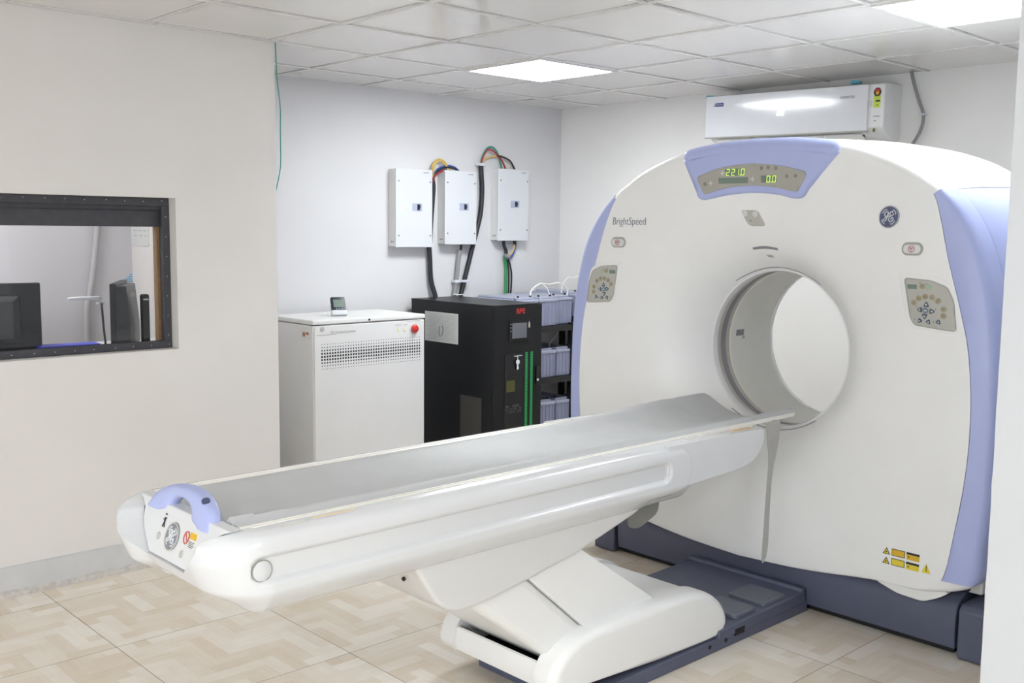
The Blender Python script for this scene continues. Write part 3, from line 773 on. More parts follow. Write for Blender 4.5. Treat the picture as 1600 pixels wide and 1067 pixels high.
# round plug in the recess
px_, pz_ = -1.376, .727; yq = TY-HWB+.015
MB().tube([(px_, yq+.002, pz_), (px_, yq-.0008, pz_), (px_, yq-.0018, pz_)], [.025, .025, .0235], 32).build('plug', M_table, tab, 40)
MB().tube([(px_+.0268*cos(2*pi*t/32), yq-.0005, pz_+.0268*sin(2*pi*t/32)) for t in range(33)], .0013, 5).build('plug_groove', M_panelgrey, tab, 60)
# extension towards the bore
ex = [(.17, .818), (.715, .812)]+[(p.x, p.y) for p in cat([(.737, .806), (.743, .780), (.728, .742), (.692, .708), (.64, .689), (.56, .678)], 5)]+[(.17, .664)]
mb = MB(); mb.prismY(ex, TY-.304, TY+.304); nose = mb.build('table_nose', M_table, tab, 30); carve(nose, MB().box(.1, .9, TY-.2435, TY+.2435, .757, .9).build('cutter', M_white, None, None), M_table)
md = nose.modifiers.new('bevel', 'BEVEL'); md.width = .014; md.segments = 4; md.limit_method = 'ANGLE'; md.angle_limit = radians(35)
mb = MB(); mb.cyl((.52, TY-.26, .678), (0, 0, -1), .03, .012, 20); mb.build('nose_plug', M_table, tab, 40, .003)
mb = MB(); mb.box(.53, .71, TY-.275, TY-.254, .806, .8135); mb.build('wear_strip', mat('worn tan edge', '#cdb48c', .6, var=.2, nscale=50), tab, None)
# ledge along the top carrying the rails
for s in (-1, 1):
    mb = MB(); a, b = sorted((TY+s*.2445, TY+s*.2525)); mb.box(-1.375, .735, a, b, .806, .8255); mb.build('guide_rail', M_ivory, tab, None, .002)
# stickers on the shoulder
def shoulder(a, b, h):
    for (h0, z0), (h1, z1) in zip(PROF[48:], PROF[49:]):
        if h1 <= b <= h0: return Vector((a, TY-b, z0+(z1-z0)*(h0-b)/(h0-h1)+h))
    return Vector((a, TY-b, .82+h))
mb = MB(); patch(mb, rrect(-1.315, -1.24, .268, .284, .003, 3), shoulder, .0008, .0004, None, .003); mb.build('sticker', M_legend, tab, None)
mb = MB(); patch(mb, [(-1.215, .264), (-1.09, .264), (-1.09, .272), (-1.215, .272)], shoulder, .0008, .0004, None, .003); mb.build('sticker', mat('faded orange sticker', '#e8cfa4', .5), tab, None)
mb = MB(); patch(mb, [(-1.21, .276), (-1.10, .276), (-1.10, .281), (-1.21, .281)], shoulder, .0008, .0004, None, .003); mb.build('sticker', mat('faded violet print', '#c9c3cf', .5), tab, None)
# cradle: dished tray with edge rails
CW = .242
def dish(y, base, k): return base+k*y*y
secs = []
xs = [-1.404, -1.3, -.9, -.4, .1, .6, .95, 1.045, 1.06]
rings = []
for x in xs:
    hw = CW if x < 1.05 else CW-.006
    ys = [-hw+2*hw*i/24 for i in range(25)]
    tp_ = [Vector((x, TY+y, min(.826, dish(y, .772, .98)))) for y in ys]
    bt_ = [Vector((x, TY+y, min(.813, dish(y, .760, .98)))) for y in ys[::-1]]
    rings.append(tp_+bt_)
mb = MB(); mb.loft(rings, True, True, True); mb.build('cradle', M_ivory, tab, 30)
for s in (-1, 1):
    mb = MB(); mb.tube([(-1.404, TY+s*(CW-.004), .823), (1.055, TY+s*(CW-.004), .823)], .0042, 8); mb.build('cradle_edge', M_ivory, tab, 60)
# cradle end block with handle and emblem
P_ = [(-a, b) for a, b in HALF_END]+[(a, b) for a, b in HALF_END[::-1]]
mb = MB(); mb.prism(P_, shear(0), shear(.036)); mb.build('cradle_end', M_table, tab, 30, .0035, 3)
arc_o = [(-.168, .804), (-.160, .826), (-.138, .848), (-.098, .867), (-.05, .878), (.005, .882), (.065, .878), (.118, .866), (.160, .847), (.184, .826), (.193, .806)]
arc_i = [(.112, .806), (.074, .815), (.066, .830), (.052, .843), (.030, .851), (.006, .853), (-.016, .850), (-.036, .841), (-.048, .829), (-.055, .815), (-.095, .805)]
ao = cat(arc_o, 5); ai = cat(arc_i[::-1], 5)
def hx(z, t): return EXf(z)-.006+t
rows = []
for (t, k) in ((.012, 0), (.003, .06), (-.001, .16), (0, .32), (.004, .5), (.02, .5), (.04, .5), (.044, .32), (.045, .16), (.041, .06), (.034, 0)):
    pass
nn = len(ao); rg = []
for q in range(nn):
    o_, i_ = ao[q], ai[q]; m_ = (o_+i_)/2; h_ = (o_-i_)/2; sec = []
    for r in range(16):
        an = 2*pi*r/16; ca = cos(an); sa = sin(an); ca = math.copysign(abs(ca)**.7, ca); sa = math.copysign(abs(sa)**.7, sa)
        pz = m_+h_*ca
        sec.append(Vector((hx(pz.y, .0225+.0225*sa), TE+pz.x, pz.y)))
    rg.append(sec)
mb = MB(); mb.loft(rg, True, True, True); hd = mb.build('handle', M_blue, tab, 60)
mb = MB(); mb.cyl((EXf(.858)+.010, TE-.095, .8615), (-.35, -.35, .85), .0105, .0085, 18); mb.build('handle_hole', M_ink, hd, 40)
def EF(a0, b0, sc=1): return lambda a, b, h: Vector((EXf(b0+b)-h, TE+a0-a*sc, b0+b))
emblem(EF(.005, .762), .034, tab, M_padgrey, mat('emblem grey', '#84868f', .4), M_silver)
mb = MB(); patch(mb, [(-.033, -.019), (.037, -.019), (.037, .019), (-.033, .019)], EF(-.082, .772), .0006, .0004, None, .001); lb = mb.build('no_step_label', M_paper, tab, None)
mb = MB(); f = EF(-.066, .774); mb.tube([f(.0125*cos(k*pi/10), .0145*sin(k*pi/10), .0012) for k in range(21)], .0018, 5); mb.tube([f(-.008, .010, .0012), f(.008, -.010, .0012)], .0016, 5); mb.build('prohibition_symbol', M_redink, lb, 60)
mb = MB(); patch(mb, [(-.003, .003), (.033, .003), (.033, .018), (-.003, .018)], EF(-.082, .772), .0012, .0003, None, .0); mb.build('caution_patch', M_orange, lb, None)
mb = MB()
for k in range(4): patch(mb, [(.0, -.003-k*.004), (.03-.006*(k % 2), -.003-k*.004), (.03-.006*(k % 2), -.0045-k*.004), (.0, -.0045-k*.004)], EF(-.082, .772), .0012, .0003, None, 0)
mb.build('fine_print', M_blk, lb, None)
for a0, b0 in ((.078, .748), (-.062, .733)):
    mb = MB(); patch(mb, disc(0, 0, .0095, 18), EF(a0, b0), .002, .002); mb.build('screw_cap', M_padgrey, tab, 40)
mb = MB(); f = EF(.068, .792)
for pts, r in (([(0, .004), (.002, -.008)], .003), ([(.002, -.008), (.006, -.02)], .0018), ([(0, -.008), (-.005, -.02)], .0018), ([(-.008, -.002), (.008, .003)], .0016)):
    mb.tube([f(x, y, .0008) for x, y in pts], r, 6)
mb.tube([f(.001, .010, .0008), f(.001, .0135, .0008)], .003, 8)
mb.build('walking_pictogram', M_blk, tab, 60)
# cushion lying in the cradle: main pad and head pad
def pad(name, x0, x1, base, k, hw, lab, catg, crumple=False):
    rg = []; n = 30; nx = max(6, int((x1-x0)/.06))
    for i in range(nx+1):
        t = i/nx; x = x0+(x1-x0)*t
        e = min(1, min(i, nx-i)/1.0)
        ins = .0 if 0 < i < nx else .003
        sec = []
        wob = .0012*sin(x*9)+.0008*sin(x*23)
        for q in range(n+1):
            y = -hw+2*hw*q/n; a = abs(y)/hw
            g_ = max(0, min(1, (x-.1)/.7)) if crumple else 1
            z = (base*(1-g_)+.776*g_)+(k*(1-g_)+1.62*g_)*y*y + ((.022*(1-g_)+.004*g_)*a*a if y < 0 else 0)
            if y > .183: z -= ((y-.183)/.049)**2*.016
            if y < -.178: z -= ((-y-.178)/.054)**2.4*.050
            w2 = wob*(1-a)
            if crumple and i <= 2 and y < -hw*.45: w2 += .007*sin(q*2.3+i*2)*(2-i*.6)
            sec.append(Vector((x, TY+y*(1-ins), z+w2-ins*.8)))
        lo = [Vector((x, TY+y*(1-ins), max(.772+.98*y*y, .772)+.0005-.012*max(0, (abs(y)-.2)/.03))) for y in [hw*.985-2*hw*.985*q/n for q in range(n+1)]]
        rg.append(sec+lo)
    mb = MB(); mb.loft(rg, True, True, True)
    o = mb.build(name, M_vinyl, None, 50, loc=(x0, TY, .78)); return tag(o, lab, catg)
pad('table_cushion', -1.400, .858, .795, .75, .232, 'long grey vinyl cushion lying along the patient table', 'cushion', True)
pad('head_cushion', .8592, 1.085, .776, 1.62, .230, 'short grey vinyl head cushion at the bore end of the table', 'cushion')
# hanging strap
def strap():
    prof = [(.885, .812, .048), (.89, .79, .049), (.895, .74, .046), (.897, .69, .036), (.892, .63, .024), (.887, .58, .021), (.88, .48, .020), (.873, .38, .0195), (.866, .31, .019), (.858, .27, .015), (.852, .25, .003)]
    a = []; b = []
    mb = MB(); rg = []
    for i, (x, z, hw) in enumerate(prof):
        y = TY-CW-.004-.004*sin(z*9); tw = .25*sin((.8-z)*7)
        dx, dy = cos(tw)*hw, sin(tw)*hw*.5
        rg.append([Vector((x-dx, y-dy, z)), Vector((x+dx, y+dy, z)), Vector((x+dx, y+dy+.002, z)), Vector((x-dx, y-dy+.002, z))])
    mb.loft(rg, True, True, True); o = mb.build('strap', M_strap, None, 60, loc=(.885, TY-CW, .81)); tag(o, 'grey webbing strap hanging from the table end in front of the bore', 'strap')
strap()
# lift skirt under the body
sk = [(-.90, .628), (-.875, .60), (-.845, .555), (-.805, .495), (-.765, .462), (-.72, .448), (-.67, .447), (-.60, .454), (-.517, .466), (-.237, .514), (.05, .592), (.085, .606), (.10, .628)]
mb = MB(); mb.prismY(sk, TY-.256, TY+.256); mb.build('lift_skirt', M_lift, tab, 30, .028, 5)
mb = MB(); mb.cyl((-.846, TY-.16, .553), (-.85, 0, -.5), .006, .008, 10); mb.build('skirt_screw', M_blk, tab, None)
# rubber flap at the skirt's gantry end
mb = MB(); mb.prismY([(p.x, p.y) for p in [Vector(q) for q in rpoly([(.06, .62), (.235, .625), (.232, .56), (.125, .522), (.07, .535)], .05, 6)]], TY-.215, TY-.209)
tag(mb.build('rubber_flap', M_flap, tab, 40), 'dark grey rubber flap')
# leaning arm covers
def arm(name, pts, y0, y1, bev):
    mb = MB(); mb.prismY(pts, y0, y1); mb.build(name, M_white2, tab, 30, bev, 5)
arm('arm_cover', [(-.80, .56), (-.644, .433), (-.272, .147), (-.16, .10), (.0, .10), (-.12, .215), (-.42, .475), (-.50, .55)], TY-.225, TY+.225, .03)
arm('arm_sleeve', [(-.50, .546), (-.418, .472), (-.118, .213), (.0, .10), (.26, .10), (.222, .245), (-.169, .508), (-.22, .545)], TY-.231, TY+.231, .004)
# base cover
ck = [(-.35, .088), (-.364, .11), (-.360, .145), (-.335, .19), (-.28, .228), (-.20, .249), (-.05, .258), (.18, .262), (.32, .258), (.42, .243), (.49, .212), (.545, .165), (.572, .11), (.565, .075), (.53, .055), (.45, .048), (.2, .048)]
ckp = [(p.x, p.y) for p in cat(ck, 4)]
tq = [(.14, .05), (.14, .20), (.18, .232), (.26, .245), (.34, .245), (.42, .232), (.49, .203), (.543, .158), (.569, .108), (.562, .075), (.53, .056), (.45, .049)]
def cheek(y):      # side view outline of the cover at half-width offset y (rounded shoulders)
    a = abs(y)
    e = max(0, (a-.255)/.037); e = 1-sqrt(max(0, 1-e*e)); inset = .035*e
    cx, cz = .10, .13
    out = []
    for p in ckp:
        d = hypot(p[0]-cx, p[1]-cz); n_ = Vector((p[0]-cx, (p[1]-cz)*2.4)).normalized(); q = (p[0]-n_.x*inset, p[1]-n_.y*inset); out.append(Vector((q[0], TY+y, q[1])))
    return out
for s_ in (-1, 1):
    mb.loft([cheek(s_*y) for y in (.20, .255, .268, .278, .285, .290, .292)], True, True, True) if False else None
mb = MB()
for s_ in (-1, 1):
    mb.loft([cheek(s_*y) for y in (.20, .255, .266, .276, .284, .289, .2915, .292)], True, True, True)
tqp = [(p.x, p.y) for p in cat(tq[1:], 4)]+[tq[0]]
mb.prismY(tqp, TY-.205, TY+.205)
mb.build('base_cover', M_white2, tab, 40)
mb = MB(); mb.loft([[Vector((x, y, z)) for y in (TY-.235, TY+.2, TY+.235)] for x, z in ((-.31, .085), (-.345, .088), (-.352, .12), (-.345, .168), (-.338, .171), (-.325, .163), (-.325, .09), (-.31, .085))], closed=False)
mb.build('base_end_plate', M_white2, tab, 40)
MB().box(-.318, .14, TY-.236, TY+.236, .088, .10).build('base_well', M_dark, tab, None)
# slate deck
mb = MB(); mb.prismZ([(-.245, TY-.296), (1.118, TY-.296), (1.118, TY+.285), (.95, TY+.285), (.95, TY+.26), (-.245, TY+.2)], 0, .048)
mb.build('deck', M_slate, tab, None, .004)
mb = MB(); mb.prismY([(.5, .04), (.5, .075), (.62, .082), (.95, .088), (1.0, .092), (1.06, .096), (1.06, .108), (1.085, .108), (1.09, .04)], TY-.302, TY+.27); mb.build('deck_step', M_slate, tab, 30, .008)
for (x0, x1) in ((.63, .77), (.82, .98)):
    mb = MB(); mb.prismZ(rrect(x0, x1, TY-.28, TY-.11, .016, 4), .08, .1005); mb.build('deck_pad', M_slate2, tab, 40, .006)
mb = MB(); mb.box(.60, .66, TY-.3035, TY-.29, .035, .06); mb.build('deck_socket', M_dark, tab, None)
for x in (.45, .55): MB().cyl((x, TY-.296, .03), (0, -1, 0), .008, .002, 12).build('deck_screw', M_dark, tab, None)

# ================================================================ AIR CONDITIONER
ac = thing('air_conditioner', (WR, .18, 2.06), 'white split air conditioner high on the wall behind the scanner', 'air conditioner')
AX = 2.765
mb = MB(); prof = [(WR-.001, 2.37), (AX+.03, 2.368), (AX+.012, 2.36), (AX+.012, 2.13), (AX+.04, 2.10), (AX+.09, 2.075), (AX+.16, 2.06), (WR-.001, 2.055)]
mb.prismY(prof, -.455, .70); mb.build('housing', M_ac2, ac, 30, .006)
rg = []
for k in range(13):
    z = 2.113+.247*k/12; b = .0062*k/12+.0008*sin(pi*k/12); rg.append([Vector((AX-b, y, z)) for y in (.715, .3, -.1, -.365)])
back = [[Vector((AX+.014, p.y, p.z)) for p in r] for r in rg]
mb = MB(); mb.loft(rg, closed=False); mb.loft(back, closed=False)
for e in (0, -1): mb.loft([rg[e], back[e]], closed=False); mb.loft([[r[e] for r in rg], [r[e] for r in back]], closed=False)
mb.build('front_panel', M_ac, ac, 30)
MB().box(AX-.004, AX+.016, -.37, .72, 2.106, 2.114).build('panel_lip', M_panelgrey, ac, None, .002)
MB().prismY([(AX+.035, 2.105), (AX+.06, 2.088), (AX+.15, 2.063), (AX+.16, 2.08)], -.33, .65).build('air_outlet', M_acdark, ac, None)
mb = MB(); mb.prismY([(AX+.03, 2.098), (AX+.045, 2.098), (AX+.10, 2.058), (AX+.09, 2.055)], .38, .66); mb.build('louver', M_ac2, ac, None, .002)
mb = MB(); mb.prismY([(AX+.03, 2.098), (AX+.045, 2.098), (AX+.10, 2.058), (AX+.09, 2.055)], -.32, .33); mb.build('louver', M_ac2, ac, None, .002)
mb = MB()
for y in (.45, .55, .12, -.1): mb.box(AX+.028, AX+.034, y-.003, y+.003, 2.078, 2.097)
mb.build('louver_vane', M_ac2, ac, None)
bd = MB().box(AX-.0068, AX+.005, .585, .645, 2.297, 2.318).build('badge', M_purple, ac, None)
text_mesh('badge_lettering', 'BLUE STAR', .0125, (AX-.0074, .613, 2.3075), (0, -1, 0), (0, 0, 1), M_silver, ac, 'CENTER', .0004, 0, .8)
mb = MB(); mb.prism([(.662, 2.297), (.650, 2.297), (.650, 2.318)], lambda a, b: (AX-.0068, a, b), lambda a, b: (AX+.004, a, b)); mb.build('badge_mark', M_panelgrey, ac, None)
text_mesh('panel_lettering', 'INVERTER', .02, (AX-.0066, -.245, 2.298), (0, -1, 0), (0, 0, 1), M_inkgrey, ac, 'CENTER', .0003)
mb = MB(); f = lambda a, b, h: Vector((AX-.0052-h, .205-a, 2.222+b))
for ch, x in (('2', 0), ('0', .026)):
    mb = MB(); sevenseg(mb, ch, x, 0, .018, .03, f, .003); mb.build('temperature_digit', M_led, ac, None, weld=False)
# stickers on the end strip
f = lambda a, b, h: Vector((AX+.012-h, -.41-a, b))
for poly, m, nm in ((rrect(-.018, .022, 2.258, 2.300, .003), M_lime, 'energy_label'), (disc(.002, 2.318, .022, 20, .024), M_blk, 'star_label'), (disc(.002, 2.325, .015, 14, .012), M_red, 'star_label'), (disc(.002, 2.312, .010, 14), M_orange, 'star_label'),
                    (rrect(-.018, .022, 2.235, 2.258, .003), M_lime, 'energy_label'), (rrect(-.045, -.022, 2.24, 2.275, .001), M_paper, 'spec_label'), (disc(-.006, 2.115, .008, 12, .011), mat('olive seal', '#6f6a38', .5), 'seal'), (rrect(-.015, .025, 2.186, 2.191, .001), M_inkgrey, 'strip_print'), (rrect(-.012, .004, 2.162, 2.167, .001), M_inkgrey, 'strip_print')):
    mb = MB(); lift = .0018 if m in (M_red, M_orange) else .001
    if m is M_orange: lift = .0025
    patch(mb, poly, f, lift, .0005, None, .002); mb.build(nm, m, ac, None)
mb = MB(); mb.box(AX+.0105, AX+.0118, -.43, -.405, 2.266, 2.275); mb.box(AX+.0105, AX+.0118, -.42, -.41, 2.246, 2.25); mb.build('label_print', M_blk, ac, None)
cable('conduit', [(2.94, -.52, 2.43), (2.945, -.535, 2.37), (2.945, -.57, 2.27), (2.945, -.60, 2.19), (2.945, -.59, 2.11), (2.945, -.545, 2.03), (2.94, -.50, 1.95), (2.94, -.48, 1.7)], .0085, M_cgrey, 'grey conduit curving down the wall right of the air conditioner', None, 'conduit')
mb = MB(); mb.box(2.93, WR, -.61, -.58, 2.185, 2.197); tag(mb.build('pipe_clip', M_clip, None, None, .002, loc=(2.95, -.6, 2.19)), 'small white clip holding the grey conduit on the wall', 'clip')
for y, l in ((.70, 'scrap of blue tape on the left top corner of the air conditioner'), (-.28, 'scrap of blue tape on the right top corner of the air conditioner')):
    mb = MB(); mb.prism([(y-.03, 2.371), (y+.035, 2.373), (y+.025, 2.388), (y-.02, 2.384)], lambda a, b: (AX+.02, a, b), lambda a, b: (AX+.045, a, b-.004)); tag(mb.build('tape', M_tape, None, None, loc=(AX+.03, y, 2.372)), l, 'tape')

ac.rotation_euler = (.0194, 0, 0); ac.location.z += .004
# ================================================================ SWITCH BOXES ON THE BACK WALL
def switch_box(x0, x1, z0, z1, label, sx):
    t = thing('switch_box', ((x0+x1)/2, WB, z0), label, 'electrical box', 'white switch boxes on the back wall')
    yf = WB-.085
    MB().box(x0+.004, x1-.004, yf+.012, WB-.0005, z0+.004, z1-.004).build('case', M_cab, t, None, .003)
    MB().box(x0, x1, yf, yf+.0135, z0, z1).build('cover', M_box, t, None, .003)
    cx = x0+(x1-x0)*sx; cz = z0+(z1-z0)*.515
    sw = MB().box(cx-.045, cx+.045, yf-.003, yf+.004, cz-.024, cz+.024).build('switch_plate', M_switch, t, None, .001)
    MB().box(cx+.032, cx+.045, yf-.0038, yf, cz-.024, cz+.024).build('plate_edge', M_clip, sw, None)
    MB().box(cx-.008, cx+.012, yf-.008, yf, cz-.018, cz+.018).build('toggle', M_toggle, sw, None, .001)
    MB().box(cx-.002, cx+.010, yf-.016, yf-.006, cz-.006, cz+.008).build('toggle_lever', M_toggle, sw, None, .002)
    for a in (x0+.022, x1-.018):
        for b in (z0+.075, z1-.08): MB().cyl((a, yf, b), (0, -1, 0), .0055, .003, 10).build('screw', M_screw, t)
    MB().box(x1-.075, x1-.03, yf-.0006, yf, z1-.024, z1-.018).build('maker_mark', M_inkgrey, t, None)
    for k in range(2): MB().box(x0+.003, x0+.005, yf+.03+k*.02, yf+.036+k*.02, z0+.03, z0+.04).build('side_hole', M_dark, t, None)
switch_box(1.392, 1.688, 1.424, 1.925, 'leftmost and largest looking of three white switch boxes, above the black cabinet edge', .60)
switch_box(1.795, 2.072, 1.440, 1.930, 'middle of three white switch boxes, coloured wires arching over its top', .62)
switch_box(2.27, 2.565, 1.465, 1.962, 'rightmost white switch box, standing apart with green cables below', .56)
YW = WB-.03
G1 = 'thick black cables below and beside the switch boxes'
cable('power_cable', [(1.725-.02, YW, 1.43), (1.712, YW, 1.33), (1.722, YW, 1.2), (1.745, YW-.02, 1.09), (1.75, YW-.03, 1.0)], .0165, M_cable, 'thick black cable dropping from the leftmost switch box', G1)
cable('conduit', [(1.97, YW, 1.40), (1.955, YW, 1.3), (1.94, YW, 1.19), (1.92, YW, 1.09), (1.90, YW, 1.0)], .0155, M_cgrey, 'grey conduit running down from the middle switch box', None, 'conduit')
cable('power_cable', [(1.985, YW, 1.445), (1.98, YW, 1.40), (1.968, YW, 1.37)], .009, M_cable, 'short black lead entering the grey conduit under the middle switch box', None)
cable('power_cable', [(2.155, YW, 1.975), (2.16, YW, 1.93), (2.168, YW, 1.80), (2.155, YW, 1.65), (2.12, YW, 1.53), (2.092, YW, 1.445), (2.065, YW, 1.36), (2.03, YW, 1.25), (2.0, YW, 1.15), (1.975, YW, 1.08), (1.95, YW, 1.0)], .0165, M_cable, 'thick black cable passing behind the middle switch box and slanting down below it', G1)
for (x, z, l) in ((1.945, 1.19, 'white clip around the grey conduit below the middle switch box'), (2.01, 1.19, 'white clip around the slanting black cable below the middle switch box'), (2.155, 1.985, 'white clip at the top of the black cable between two switch boxes')):
    mb = MB(); mb.box(x-.028, x+.028, YW-.02, WB-.001, z-.009, z+.009); mb.cyl((x+.026, YW-.018, z), (0, -1, 0), .008, .008, 10); tag(mb.build('cable_clip', M_clip, None, 40, .003, loc=(x, WB, z)), l, 'clip')
mb = MB(); mb.tube([(1.90, YW-.02, 1.105), (1.94, YW-.03, 1.10), (1.99, YW-.02, 1.10)], .004, 6); tag(mb.build('cable_tie', M_cwhite, None, 60, loc=(1.94, YW, 1.1)), 'white cable tie joining the grey conduit and black cable', 'cable tie')
# arching wires
def wire(pts, m, label, r=.006): cable('wire', [(x, YW+dy, z) for x, dy, z in pts], r, m, label, 'coloured wires arching over the switch boxes', 'wire')
wire([(1.728, -.004, 1.862), (1.727, 0, 1.90), (1.735, 0, 1.96), (1.775, 0, 2.0), (1.83, 0, 1.99), (1.87, 0, 1.94), (1.875, 0, 1.92)], M_cyel, 'yellow wire arching into the middle switch box')
wire([(1.729, -.006, 1.862), (1.728, -.01, 1.9), (1.745, -.01, 1.965), (1.79, -.01, 1.99), (1.84, -.01, 1.96), (1.865, -.01, 1.92)], M_cyel, 'second yellow wire nested under the first over the middle switch box')
wire([(1.730, -.004, 1.862), (1.735, 0, 1.89), (1.775, 0, 1.935), (1.85, 0, 1.962), (1.92, 0, 1.955), (1.975, 0, 1.92)], M_cblue, 'blue wire arching into the middle switch box')
wire([(1.731, -.008, 1.862), (1.732, -.012, 1.885), (1.765, -.012, 1.922), (1.84, -.012, 1.95), (1.91, -.012, 1.945), (1.955, -.012, 1.92)], M_cable, 'black wire beside the blue wire over the middle switch box')
wire([(1.728, -.01, 1.85), (1.735, -.02, 1.885), (1.775, -.02, 1.915), (1.83, -.02, 1.93)], M_cred, 'red wire low over the middle switch box')
cable('power_cable', [(1.715, YW, 1.45), (1.724, YW, 1.60), (1.734, YW-.005, 1.75), (1.738, YW-.006, 1.82), (1.730, YW-.005, 1.875)], .0135, M_cable, 'black cable end hidden behind the leftmost switch box', G1)
wire([(2.155, 0, 1.98), (2.17, 0, 2.04), (2.215, 0, 2.10), (2.27, 0, 2.105), (2.315, 0, 2.06), (2.34, 0, 2.0), (2.35, 0, 1.96)], M_cteal, 'teal wire arching over to the rightmost switch box')
wire([(2.15, -.01, 1.98), (2.165, -.01, 2.03), (2.205, -.01, 2.085), (2.26, -.01, 2.08), (2.34, -.01, 2.02), (2.38, -.01, 1.96)], M_cred, 'red wire arching over to the rightmost switch box')
wire([(2.16, 0, 1.98), (2.19, 0, 2.02), (2.26, 0, 2.045), (2.35, 0, 2.05), (2.43, 0, 2.02), (2.48, 0, 1.96)], M_cyel, 'yellow wire sweeping over to the rightmost switch box')
wire([(2.30, -.012, 2.05), (2.35, -.012, 2.045), (2.42, -.012, 2.02), (2.465, -.012, 1.96)], M_cable, 'black wire beside the yellow wire at the rightmost switch box')
# loom below the right box
def drop(pts, m, r, label): cable('wire', [(x, YW+dy, z) for x, dy, z in pts], r, m, label, 'wires hanging below the rightmost switch box', 'wire')
drop([(2.375, 0, 1.47), (2.38, 0, 1.43), (2.40, 0, 1.39), (2.395, 0, 1.36)], M_cable, .012, 'black stub below the rightmost switch box, left one')
drop([(2.48, 0, 1.47), (2.482, 0, 1.435)], M_cable, .013, 'black stub below the rightmost switch box, right one')
drop([(2.475, -.005, 1.44), (2.465, -.005, 1.40), (2.43, -.005, 1.36), (2.41, -.005, 1.355)], M_cyel, .006, 'yellow wire curving below the rightmost switch box')
drop([(2.49, 0, 1.44), (2.475, 0, 1.39), (2.44, 0, 1.345), (2.41, 0, 1.345)], M_cblue, .008, 'blue wire curving below the rightmost switch box')
drop([(2.375, .0, 1.36), (2.39, 0, 1.29), (2.392, 0, 1.2), (2.39, 0, 1.0)], M_cgreen, .005, 'left green wire hanging below the rightmost switch box')
drop([(2.385, .0, 1.36), (2.405, 0, 1.29), (2.408, 0, 1.2), (2.405, 0, 1.0)], M_cgreen, .005, 'right green wire hanging below the rightmost switch box')
drop([(2.40, .0, 1.36), (2.42, 0, 1.29), (2.428, 0, 1.2), (2.425, 0, 1.0)], M_cable, .006, 'black wire hanging next to the green wires')
drop([(2.41, .0, 1.36), (2.44, 0, 1.29), (2.455, 0, 1.2), (2.44, 0, 1.0)], M_cable, .006, 'outermost black wire hanging next to the green wires')
mb = MB(); mb.tube([(2.375, YW-.008, 1.365), (2.40, YW-.012, 1.35), (2.425, YW-.008, 1.355)], [.012, .018, .012], 10); tag(mb.build('junction_wrap', M_cgrey, None, 60, loc=(2.4, YW, 1.355)), 'grey tape wrap gathering the wires below the rightmost switch box', 'tape')
# green wire on the left wall's edge
cable('wire', [(.028, WL-.012, 2.43), (.030, WL-.015, 2.35), (.036, WL-.012, 2.25), (.052, WL-.01, 2.12), (.050, WL-.012, 2.0), (.052, WL-.008, 1.86), (.046, WL-.004, 1.80), (.024, WL+.03, 1.6), (.024, WL+.03, 1.30), (.034, WL+.01, 1.15), (.026, WL+.03, 1.02)], .0026, M_cteal, 'thin teal wire hanging down the end of the left wall', None, 'wire')

# ================================================================ POWER CABINET
CX0, CX1, CY0, CY1, CZ = .475, 1.262, 1.62, 2.09, 1.036
cb = thing('power_cabinet', ((CX0+CX1)/2, (CY0+CY1)/2, 0), 'white metal equipment cabinet with a dotted vent strip and red button', 'cabinet')
MB().box(CX0+.004, CX1-.004, CY0+.003, CY1-.004, .02, CZ-.03).build('body', M_cab, cb, None, .006)
MB().box(CX0+.02, CX1-.02, CY0+.02, CY1-.02, 0, .02).build('plinth', M_dark, cb, None)
MB().box(CX0, CX1, CY0-.003, CY1, CZ-.026, CZ).build('lid', M_cab, cb, None, .007)
MB().box(CX0+.012, CX1-.008, CY0-.002, CY0+.004, .04, CZ-.034).build('front_panel', M_cab, cb, None, .004)
mb = MB(); x0, x1 = CX0+.06, CX1-.045; zt = .90
for i in range(40):
    for j in range(9):
        h = (.0022, .003, .0042, .0052, .0055, .0052, .0042, .003, .0022)[j]
        cx = x0+(x1-x0)*i/39; cz = zt-.138+.138*j/8
        mb.add([(cx-h, CY0-.0024, cz-h), (cx+h, CY0-.0024, cz-h), (cx+h, CY0-.0024, cz+h), (cx-h, CY0-.0024, cz+h)], [(0, 1, 2, 3)])
tag(mb.build('vent_holes', M_dark, cb, None, weld=False), kind='stuff')
rb = MB(); bx, bz = CX1-.085, .952
rb.cyl((bx, CY0-.002, bz), (0, -1, 0), .034, .003, 28); ring_ = rb.build('button_ring', M_legend, cb, 40)
mb = MB(); mb.tube([(bx, CY0-.004, bz), (bx, CY0-.012, bz), (bx, CY0-.02, bz), (bx, CY0-.022, bz)], [.024, .025, .021, .008], 24); mb.build('emergency_button', M_red, cb, 60)
mb = MB()
for k in (.155, .20): mb.box(CX1-k-.008, CX1-k+.008, CY0-.004, CY0, .94, .962)
mb.build('indicator_light', mat('lime lamp', '#d3d9ae', .4, emit=.08), cb, None, .003)
mb = MB(); mb.box(CX1-.14, CX1-.04, CY0-.003, CY0-.001, .9975, 1.0005); mb.box(CX1-.22, CX1-.18, CY0-.003, CY0-.001, .978, .981); mb.box(CX1-.165, CX1-.135, CY0-.003, CY0-.001, .978, .981); mb.box(CX0+.03, CX0+.155, CY0-.003, CY0-.001, .9515, .953); mb.build('panel_print', M_inkgrey, cb, None)
emblem(lambda a, b, h: Vector((CX0+.062+a, CY0-.002-h*.5, .985+b)), .0145, cb, M_legend, M_padgrey, M_legend, 'small_emblem')
